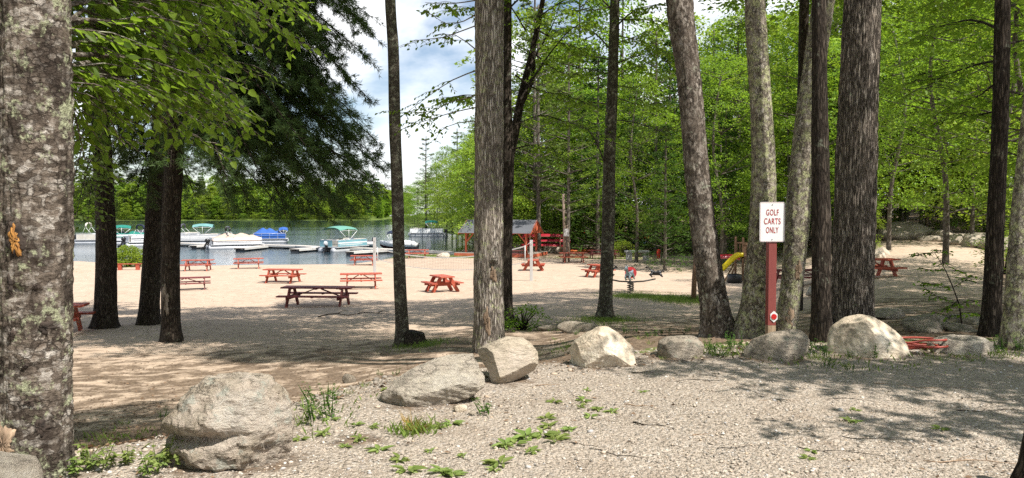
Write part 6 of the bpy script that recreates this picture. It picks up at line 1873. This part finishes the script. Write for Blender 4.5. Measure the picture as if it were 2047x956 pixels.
mb.build('ladder', M_BROWNW, tower)
mb = MB(); mb.bar((-.1, -2.1, 0), (.75, -.8, dz), .1, .05); mb.build('ramp_rail', M_DWOOD, tower)
ty = GY(1470, 41)
mb = MB(); n = 24
mb.loft([[Vector((r * math.cos(2 * math.pi * k / n), r * math.sin(2 * math.pi * k / n), z)) for k in range(n)] for r, z in ((.30, .46), (.36, .48), (.40, .40), (.41, .1), (.37, 0), (.30, .02), (.30, .46))], cap=False)
o = mb.build('black_tub', M_BLACK, None, 0, ty); tag(o, 'black rubber tub standing under the yellow slide', 'tub')
canoe(GY(1446, 52) + Vector((0, 0, .7)), 2.4, 1.0, M_CANOE, 'red boat hull propped up behind the yellow slide', R(5), 'rowing_boat', True, None, False, 'boat')
# ------------------------------------------------------------------ hose, stump, fallen wood
M_HOSE = paint('hose_orange', (.34, .055, .035), (.27, .045, .03), 5, .5)
hp = G(1838, 702); rr = random.Random(3); pts = []
for k in range(90):
    a = k * .22; r = .19 + .05 * math.sin(k * .31) + .03 * math.sin(k * .87)
    pts.append(Vector((r * math.cos(a) * 1.25, r * math.sin(a) * .8, .03 + .10 * k / 90 + .02 * math.sin(a * 1.5))))
pts = [Vector((-.5, .25, .03)), Vector((-.2, .18, .03))] + pts
mb = MB(); mb.tube(pts, .012, 7); o = mb.build('garden_hose', M_HOSE, None, 0, hp); tag(o, 'coiled orange-red hose lying between the cream boulder and the low grey boulder', 'hose')
def stick(p, ang, ln, r, label, seed, mat=B_DARK, group=None, side=2, lift=.0, cat='twig', name='fallen_twig'):
    rr = random.Random(seed); d = Vector((math.cos(ang), math.sin(ang), 0)); s = Vector((-d.y, d.x, 0))
    pts = []
    for k in range(8):
        t = k / 7 - .5
        q = d * ln * t + s * ln * .05 * math.sin(k * 1.3 + seed) + s * rr.uniform(-.01, .01)
        q.z = gz(p.x + q.x, p.y + q.y) - p.z + r + lift * abs(math.sin(k * .9 + seed)); pts.append(q)
    mb = MB(); mb.tube(pts, [r * (1 - .7 * k / 7) for k in range(8)], 6)
    for j in range(side):
        k = min(2 + j * 2, 6); e = pts[k] + (d * rr.uniform(.3, .8) + s * rr.choice((-1, 1)) * rr.uniform(.4, 1)).normalized() * ln * rr.uniform(.12, .3)
        e.z = gz(p.x + e.x, p.y + e.y) - p.z + r * .6 + lift * rr.uniform(.5, 2)
        mb.tube([pts[k], pts[k].lerp(e, .5) + Vector((0, 0, lift * .5 + .004)), e], [r * .55, r * .4, r * .2], 5)
    o = mb.build(name, mat, None, 0, p); tag(o, label, cat, group)
for i, (px, py, ang, ln, r) in enumerate([(1276, 812, -22, .36, .008), (1306, 852, -28, .5, .009), (1290, 745, 4, .4, .006), (1095, 770, 5, .36, .007), (1160, 890, -20, .5, .005), (1230, 910, -35, .6, .006), (1850, 775, -14, 1.3, .006), (1990, 822, -2, .9, .007), (1680, 905, -18, .8, .006),
        (1960, 925, -3, 1.1, .007), (1720, 800, -4, .9, .004), (1420, 760, 6, 1.0, .005), (1400, 870, 20, .2, .006), (1480, 895, 12, .5, .004), (1750, 880, -10, .7, .005), (1560, 800, 3, .6, .004), (1130, 820, 10, .3, .004)]):
    stick(G(px, py), R(ang), ln * .62, r * .62, 'thin brown fallen twig lying on the pale gravel', i + 1, B_DARK if i % 3 else M_RAWWOOD, 'fallen twigs on the gravel', 2 if i > 3 else 0)
stick(G(705, 634), R(18), 2.2, .022, 'fallen dead branch on the shaded sand right of the long maroon table', 41, B_DARK, None, 4, .12, 'branch', 'fallen_branch')
sp = G(829, 688)
mb = MB(); trunk_tube(mb, [Vector((0, 0, -.2)), Vector((0, 0, .12)), Vector((.02, 0, .26))], [.24, .19, .16], 20, .05, .08, 5, .8, .3, 3.3, .12)
o = mb.build('tree_stump', B_DARK, None, 0, sp); tag(o, 'small dark rotten stump at the foot of the slender trunk', 'stump')
# ------------------------------------------------------------------ bushes and sapling
def bush(p, H, Rd, n, per, L_, mat, label, seed, cat='bush', name='bush', low=.35):
    root = empty(name, p, label, cat)
    me, cen = broad_crown('foliage', seed, H, Rd, n, per, .28 * Rd + .1, L_, mat, low, .7)
    link('foliage', me, root, (0, 0, .05))
    mb = MB()
    for c in cen[::max(1, len(cen) // 16)]: mb.tube([(0, 0, -.1), (c[0] * .4, c[1] * .4, c[2] * .6), (c[0], c[1], c[2] + .05)], [.03, .02, .006], 4)
    mb.build('stems', B_DARK, root)
bush(G(258, 533), 1.5, 1.15, 130, 36, .15, M_LEAF_LIME, 'round yellow-green bush at the waterline behind the low bench', 71)
bush(G(2, 552), 1.2, 1.0, 80, 26, .1, M_LEAF_LIME, 'green bush at the waterline left of the flaking trunk', 72)
bush(GY(1748, 44), 2.6, .42, 90, 26, .07, M_LEAF_LIME, 'narrow yellow-green columnar shrub beside the ridged trunk', 73, 'shrub', 'columnar_shrub', .3)
bush(GY(1245, 71), 1.5, 1.1, 60, 26, .12, M_LEAF_LIME, 'leafy bright bush between the kayaks and the stone table', 74)
bush(G(932, 508), .8, 1.0, 50, 24, .1, M_LEAF, 'low green bush at the corner of the pavilion deck', 75)
bush(G(1045, 660), .55, .5, 40, 20, .07, M_LEAF, 'low leafy plant on the bank right of the stout trunk', 76, 'plant', 'shrub')
bush(GY(2010, 30), 1.6, .9, 70, 24, .1, M_LEAF_LIME, 'bright bush seen between the dark straight trunk and the lichen trunk', 77)
bush(GY(1435, 60), 1.2, 1.3, 60, 24, .1, M_LEAF_LIME, 'pale green bush behind the red boat hull', 78)
sb = G(1925, 652)
sap = empty('sapling', sb, 'slender arching sapling with few leaf layers in front of the dirt path', 'sapling')
wood, fol = MB(), Fol(); rng = np.random.default_rng(12)
Ysp = sb.y
main = [Vector((0, 0, -.1)), P(1918, 610, Ysp) - sb, P(1905, 575, Ysp - .1) - sb, P(1890, 540, Ysp - .2) - sb, P(1868, 505, Ysp - .3) - sb]
wood.tube(main, [.014, .012, .009, .007, .004], 6, False)
for pts, dn in [([(1918, 610), (1890, 600), (1860, 585), (1842, 570)], 1), ([(1905, 575), (1930, 560), (1945, 550)], .8), ([(1890, 540), (1862, 540), (1838, 535)], 1), ([(1905, 575), (1875, 570), (1850, 565)], 1), ([(1868, 505), (1850, 506), (1832, 512)], 1),
                ([(1880, 520), (1900, 535), (1930, 548)], .7), ([(1918, 610), (1940, 600), (1960, 606)], 1), ([(1915, 600), (1900, 615), (1885, 620)], 1), ([(1868, 505), (1880, 500), (1890, 508)], 1), ([(1920, 625), (1945, 625), (1960, 630)], 1), ([(1920, 630), (1895, 632), (1870, 625)], 1)]:
    q = [P(x, y, Ysp + rng.uniform(-.3, .3) * i) - sb for i, (x, y) in enumerate(pts)]
    twig_branch(wood, fol, q, .006, rng, .2, .07, .065, .6, .3, .1, dens=dn)
wood.build('stem', B_DARK, sap); link('foliage', fol.mesh('foliage', M_LEAF, 'leaf'), sap)
# ------------------------------------------------------------------ weeds and grass
def rosette(seed, n=11, L_=.085, mat=M_WEED):
    rng = np.random.default_rng(seed); f = Fol()
    az = rng.uniform(0, 6.28, n); el = rng.uniform(.12, .7, n)
    a = np.stack([np.cos(az) * np.cos(el), np.sin(az) * np.cos(el), np.sin(el)], 1)
    nn = np.stack([-np.cos(az) * np.sin(el), -np.sin(az) * np.sin(el), np.cos(el)], 1) + rng.normal(0, .15, (n, 3))
    l = L_ * rng.uniform(.5, 1.2, n)
    c = np.stack([np.cos(az), np.sin(az), np.zeros(n)], 1) * .012; c[:, 2] = .006
    f.add(c, a, nn, l, l * .42)
    return f.mesh('weed', mat, 'leaf', .2, .35)
def stalky(seed, ns=5, h=.27, L_=.042, mat=M_WEED_DARK):
    rng = np.random.default_rng(seed); f = Fol(); V = []
    for s in range(ns):
        az = rng.uniform(0, 6.28); r = rng.uniform(.02, .12); ln = rng.uniform(.16, .5) * h * 2
        b = np.array([math.cos(az) * r, math.sin(az) * r, 0]); d = unit(np.array([math.cos(az) * .3, math.sin(az) * .3, 1.0]))
        f.add(b, d, [1, .3, 0], ln, .008)
        n = int(5 + ln * 36); t = rng.uniform(.2, 1, n); z2 = rng.uniform(0, 6.28, n)
        a = np.stack([np.cos(z2), np.sin(z2), rng.uniform(-.2, .5, n)], 1)
        nn = rng.normal(0, .3, (n, 3)); nn[:, 2] += 1
        f.add(b + d * (t * ln)[:, None], a, nn, L_ * rng.uniform(.6, 1.3, n) * (1.25 - .5 * t), L_ * .5 * (1.25 - .5 * t))
    return f.mesh('plant', mat, 'leaf', .15, .25)
def tuft(seed, n=26, h=.15, mat=M_GRASS, r=.05):
    rng = np.random.default_rng(seed); f = Fol()
    az = rng.uniform(0, 6.28, n); el = rng.uniform(.6, 1.5, n)
    a = np.stack([np.cos(az) * np.cos(el), np.sin(az) * np.cos(el), np.sin(el)], 1)
    c = np.stack([np.cos(az), np.sin(az), np.zeros(n)], 1) * (r * rng.uniform(0, 1, n))[:, None]
    nn = np.stack([-np.sin(az), np.cos(az), np.zeros(n)], 1) + .5 * np.stack([-np.cos(az) * np.sin(el), -np.sin(az) * np.sin(el), np.cos(el)], 1)
    l = h * rng.uniform(.4, 1.2, n)
    f.add(c, a, nn, l, np.full(n, .006))
    return f.mesh('grass_tuft', mat, 'quad', .05, .25)
WR = [rosette(81 + i) for i in range(3)]; WS = [stalky(91 + i) for i in range(3)]; WT = [tuft(101 + i) for i in range(3)]; WD = [tuft(111, 60, .2, M_DRY, .06)]
WB = [stalky(121 + i, 6, .28, .075, M_WEED) for i in range(2)]
rv = random.Random(6)
def veg(kind, px, py, s, label, group, cat='weed', name='weed'):
    me = {'r': WR, 's': WS, 't': WT, 'd': WD, 'b': WB}[kind]
    p = G(px, py)
    o = link(name, me[rv.randrange(len(me))])
    o.location = p; o.scale = (s * rv.uniform(.85, 1.15), s * rv.uniform(.85, 1.15), s * rv.uniform(.8, 1.15)); o.rotation_euler = (0, 0, rv.uniform(0, 6.28))
    tag(o, label, cat, group)
LR = ('flat bright green weed rosette growing out of the open gravel', 'weed rosettes on the open gravel')
for px, py, s in [(1030, 890, 1.2), (1052, 876, 1.4), (1085, 872, 1.5), (1110, 882, 1.3), (1092, 840, 1.2), (1098, 856, 1.1), (1010, 893, 1.3), (1120, 872, 1.0), (1165, 803, 1.0), (1108, 805, 1.0), (1196, 820, .9), (1225, 825, .9), (1180, 836, .9), (1160, 815, .8),
                  (1285, 784, .6), (1175, 782, .7), (815, 943, 1.2), (800, 922, 1.0), (760, 905, 1.1), (1000, 930, 1.3), (925, 912, .6), (720, 880, .9), (880, 855, 1.0), (902, 850, 1.1), (650, 870, 1.0), (710, 852, .8), (660, 840, .9), (745, 856, .8), (690, 895, .7),
                  (1710, 822, .7), (1700, 842, .9), (1715, 845, .7), (1622, 905, .7), (1615, 920, .7), (1880, 860, .9), (950, 800, .6), (600, 880, .8), (860, 905, .6), (1060, 905, 1.0), (990, 940, .9), (885, 948, 1.3), (905, 952, 1.2), (770, 780, .6), (1140, 862, 1.0), (1250, 700, .8)]:
    veg('r', px, py, s * .85, *LR)
LT = ('thin tuft of fresh grass at the edge of the gravel', 'grass tufts along the gravel edge')
for px, py, s in [(640, 800, 1.0), (660, 790, .9), (620, 820, 1.2), (700, 790, .7), (730, 775, .7), (600, 850, 1.0), (850, 865, .9), (835, 870, .9), (870, 858, .8), (1120, 700, 1.0), (1100, 705, .8), (1135, 695, .9), (1430, 712, 1.0), (1460, 715, .9), (1480, 708, .8), (1620, 720, .9), (1640, 724, 1.0), (1660, 728, .9),
                  (1690, 735, .8), (1720, 738, .9), (1750, 735, 1.0), (1780, 735, .8), (1870, 720, .9), (1885, 722, .8), (1935, 725, 1.0), (1960, 722, .8), (1995, 715, 1.0), (2015, 718, 1.1), (2035, 722, .9), (1325, 720, .7), (1395, 718, .7), (1250, 690, .9), (1300, 690, .8), (1280, 680, .9), (1180, 650, .9), (1230, 640, 1.0), (1200, 642, 1.0), (1220, 648, .9),
                  (180, 925, 1.2), (230, 870, 1.0), (210, 880, 1.1), (170, 890, 1.2), (250, 850, .9), (190, 860, 1.1), (300, 850, .8), (820, 700, .6), (845, 695, .6), (870, 690, .5), (780, 745, .8), (1110, 680, .8), (1390, 605, 1.0), (1375, 602, 1.0), (1360, 604, 1.0), (1345, 600, .9), (1330, 602, .9), (1070, 562, .9)]:
    if rv.random() < .35: continue
    veg('t', px, py, s * .75, *LT, cat='grass tuft', name='grass_tuft')
LS = ('upright leafy weed growing beside the boulders', 'leafy weeds beside the boulders')
for px, py, s in [(640, 815, .8), (655, 835, .7), (625, 845, .8), (665, 800, .6), (1430, 705, .8), (1450, 700, .9), (1470, 695, .9), (1440, 715, .6), (1485, 700, .8), (1415, 700, .7), (1620, 712, .8), (1630, 700, .8), (1650, 715, .6), (1700, 720, .5), (1745, 715, .9), (1780, 712, .6), (1250, 668, .7), (1130, 690, .6), (1110, 690, .6), (1300, 675, .7),
                  (2020, 700, .9), (2040, 705, .9), (1995, 705, .7), (330, 840, .7), (790, 750, .5), (760, 752, .5), (1010, 660, .8), (1035, 655, .9), (1060, 665, .7), (1150, 670, .7), (1325, 670, .7), (1370, 665, .6), (1850, 700, .7), (1270, 665, .6), (1700, 745, .4), (1650, 738, .5)]:
    veg('s', px, py, s, *LS, cat='weed', name='leafy_weed')
for px, py, s, lab in [(160, 945, .6, 'broad-leaved weed clump at the foot of the flaking trunk'), (205, 938, .6, 'broad-leaved weed clump second from the flaking trunk'), (250, 930, .5, 'broad-leaved weed clump third from the flaking trunk'), (320, 940, .75, 'tall weed clump pressed against the left side of the largest boulder'), (300, 952, .55, 'short weed clump in front of the largest boulder')]:
    veg('b', px, py, s, lab, None, 'weed', 'weed_clump')
veg('s', 975, 828, .75, 'grey-green upright weed right of the small pale round stone', None, 'weed', 'leafy_weed')
veg('d', 825, 858, .8, 'curled golden dry leaf clump in front of the long grey boulder', None, 'dried plant', 'dried_plant')
veg('d', 837, 866, .55, 'smaller golden dry tuft touching the curled leaf clump', None, 'dried plant', 'dried_plant')
# ------------------------------------------------------------------ loose gravel and litter that nobody could count
def scatter_mesh(name, pts, sizes, mat, seed, flat=.6):
    rng = np.random.default_rng(seed)
    bm = bmesh.new(); bmesh.ops.create_icosphere(bm, subdivisions=1, radius=1)
    V0 = np.array([v.co for v in bm.verts]); F0 = np.array([[v.index for v in f.verts] for f in bm.faces]); bm.free()
    n = len(pts); k = len(V0)
    jit = V0[None] * (1 + rng.normal(0, .16, (n, k, 1)))
    sc = np.stack([rng.uniform(.7, 1.4, n), rng.uniform(.7, 1.1, n), rng.uniform(.35, .8, n) * flat / .6], 1)
    jit = jit * sc[:, None, :] * sizes[:, None, None]
    a = rng.uniform(0, 6.28, n); ca, sa = np.cos(a)[:, None], np.sin(a)[:, None]
    X = jit[..., 0] * ca - jit[..., 1] * sa; Y = jit[..., 0] * sa + jit[..., 1] * ca
    V = np.stack([X, Y, jit[..., 2]], -1) + pts[:, None, :]
    Fc = (F0[None] + (np.arange(n) * k)[:, None, None]).reshape(-1, 3)
    return raw_mesh(name, V.reshape(-1, 3), None, Fc, mat)
m, t, b_, o_ = new_mat('pebble')
g = t.nodes.new('ShaderNodeNewGeometry')
t.links.new(ramp(t, g.outputs['Random Per Island'], [(0, (.14, .122, .10)), (.2, (.27, .235, .195)), (.45, (.385, .32, .255)), (.65, (.47, .40, .32)), (.8, (.46, .35, .245)), (.92, (.62, .58, .52)), (1, (.32, .31, .31))]), b_.inputs['Base Color'])
b_.inputs['Roughness'].default_value = .85
rng = np.random.default_rng(5)
N = 26000
y = 3.6 + 6.2 * rng.uniform(0, 1, N) ** 1.25; x = rng.uniform(-1, 1, N) * (y * .72 + .3)
d = edge_d(x, y); keep = (d < .55 - rng.exponential(.25, N) * (d > -.2))
x, y, d = x[keep], y[keep], d[keep]
sz = .0036 + rng.exponential(.0028, len(x)); sz = np.minimum(sz, .024)
edge = np.abs(d + .1) < .5
sz = np.where(edge & (rng.uniform(0, 1, len(x)) < .22), sz * 2.2, sz)
pts = np.stack([x, y, zt(x, y) + sz * .15], 1)
tag(link('gravel', scatter_mesh('gravel', pts, sz, m, 5)), 'loose pale pebbles of mixed sizes over the drive', None, None, 'stuff')
# leaf litter on the sand and the bank
rng = np.random.default_rng(9)
N = 26000
y = 5 + 32 * rng.uniform(0, 1, N) ** 1.7; x = rng.uniform(-.72, .72, N) * y
d = edge_d(x, y); keep = (d > -.6) & (rng.uniform(0, 1, N) < np.where(d < 6, 1, .5)); x, y = x[keep], y[keep]; n = len(x)
f = Fol(); az = rng.uniform(0, 6.28, n)
a = np.stack([np.cos(az), np.sin(az), rng.normal(0, .2, n)], 1); nn = rng.normal(0, .35, (n, 3)); nn[:, 2] += 1
l = rng.uniform(.02, .06, n)
f.add(np.stack([x, y, zt(x, y) + .012], 1), a, nn, l, l * rng.uniform(.2, .7, n))
# needles and leaf scraps drifted over the gravel in loose patches
n = 9000
y = 3.7 + 4.6 * rng.uniform(0, 1, n); x = rng.uniform(-.72, .72, n) * y
k = (wob(x, y, .45, 5) + .6 * wob(x, y, 1.4, 8) + rng.normal(0, .35, n) > .55) & (edge_d(x, y) < .2); x, y = x[k], y[k]; n = len(x)
az = rng.uniform(0, 6.28, n); a = np.stack([np.cos(az), np.sin(az), rng.normal(0, .12, n)], 1); nn = rng.normal(0, .3, (n, 3)); nn[:, 2] += 1
l = rng.uniform(.015, .05, n)
f.add(np.stack([x, y, zt(x, y) + .012], 1), a, nn, l, np.where(rng.uniform(0, 1, n) < .75, .003, l * .45))
M_LITTER = leaf_mat('leaf_litter', (.06, .04, .025), (.26, .17, .10), (.1, .06, .03), .1, .8)
tag(link('leaf_litter', f.mesh('leaf_litter', M_LITTER)), 'brown fallen leaves scattered over sand and bank', None, None, 'stuff')
# short grass: patches by the ride, the pavilion and the bank
rng = np.random.default_rng(19)
f = Fol()
for px, py, rx, ry, n, h in [(1270, 592, 1.3, 2.0, 2600, .09), (1350, 600, 1.1, 2.0, 2600, .14), (1210, 640, .8, 1.4, 1500, .10), (850, 512, 4, 3, 3000, .16), (930, 514, 4, 2, 2500, .16), (1240, 517, 5, 1.5, 2500, .15), (1140, 515, 3, 2, 1500, .15), (1390, 600, .8, 1.2, 900, .2), (845, 690, .6, .6, 500, .1), (20, 545, 3, 2, 1500, .25),
                             (1440, 705, .4, .25, 120, .07), (1640, 715, .6, .3, 90, .06), (1730, 732, .8, .3, 110, .05), (1960, 712, .9, .3, 160, .07), (1120, 700, .4, .4, 120, .07), (220, 880, .5, .6, 120, .08), (630, 830, .3, .5, 100, .07), (1150, 655, .8, 1.0, 500, .1), (830, 865, .15, .12, 160, .09)]:
    c = G(px, py); q = rng.normal(0, .6, (n, 2)) * np.array([rx, ry])
    x = c.x + q[:, 0]; y = c.y + q[:, 1]; az = rng.uniform(0, 6.28, n)
    a = np.stack([np.cos(az) * .5, np.sin(az) * .5, np.full(n, 1.)], 1); nn = np.stack([-np.sin(az), np.cos(az), np.full(n, .4)], 1)
    f.add(np.stack([x, y, zt(x, y) - .005], 1), a, nn, h * rng.uniform(.4, 1.3, n), np.full(n, .012))
tag(link('grass', f.mesh('grass', M_GRASS, 'quad', .05, .2)), 'patches of short green grass on sand and bank', None, None, 'stuff')
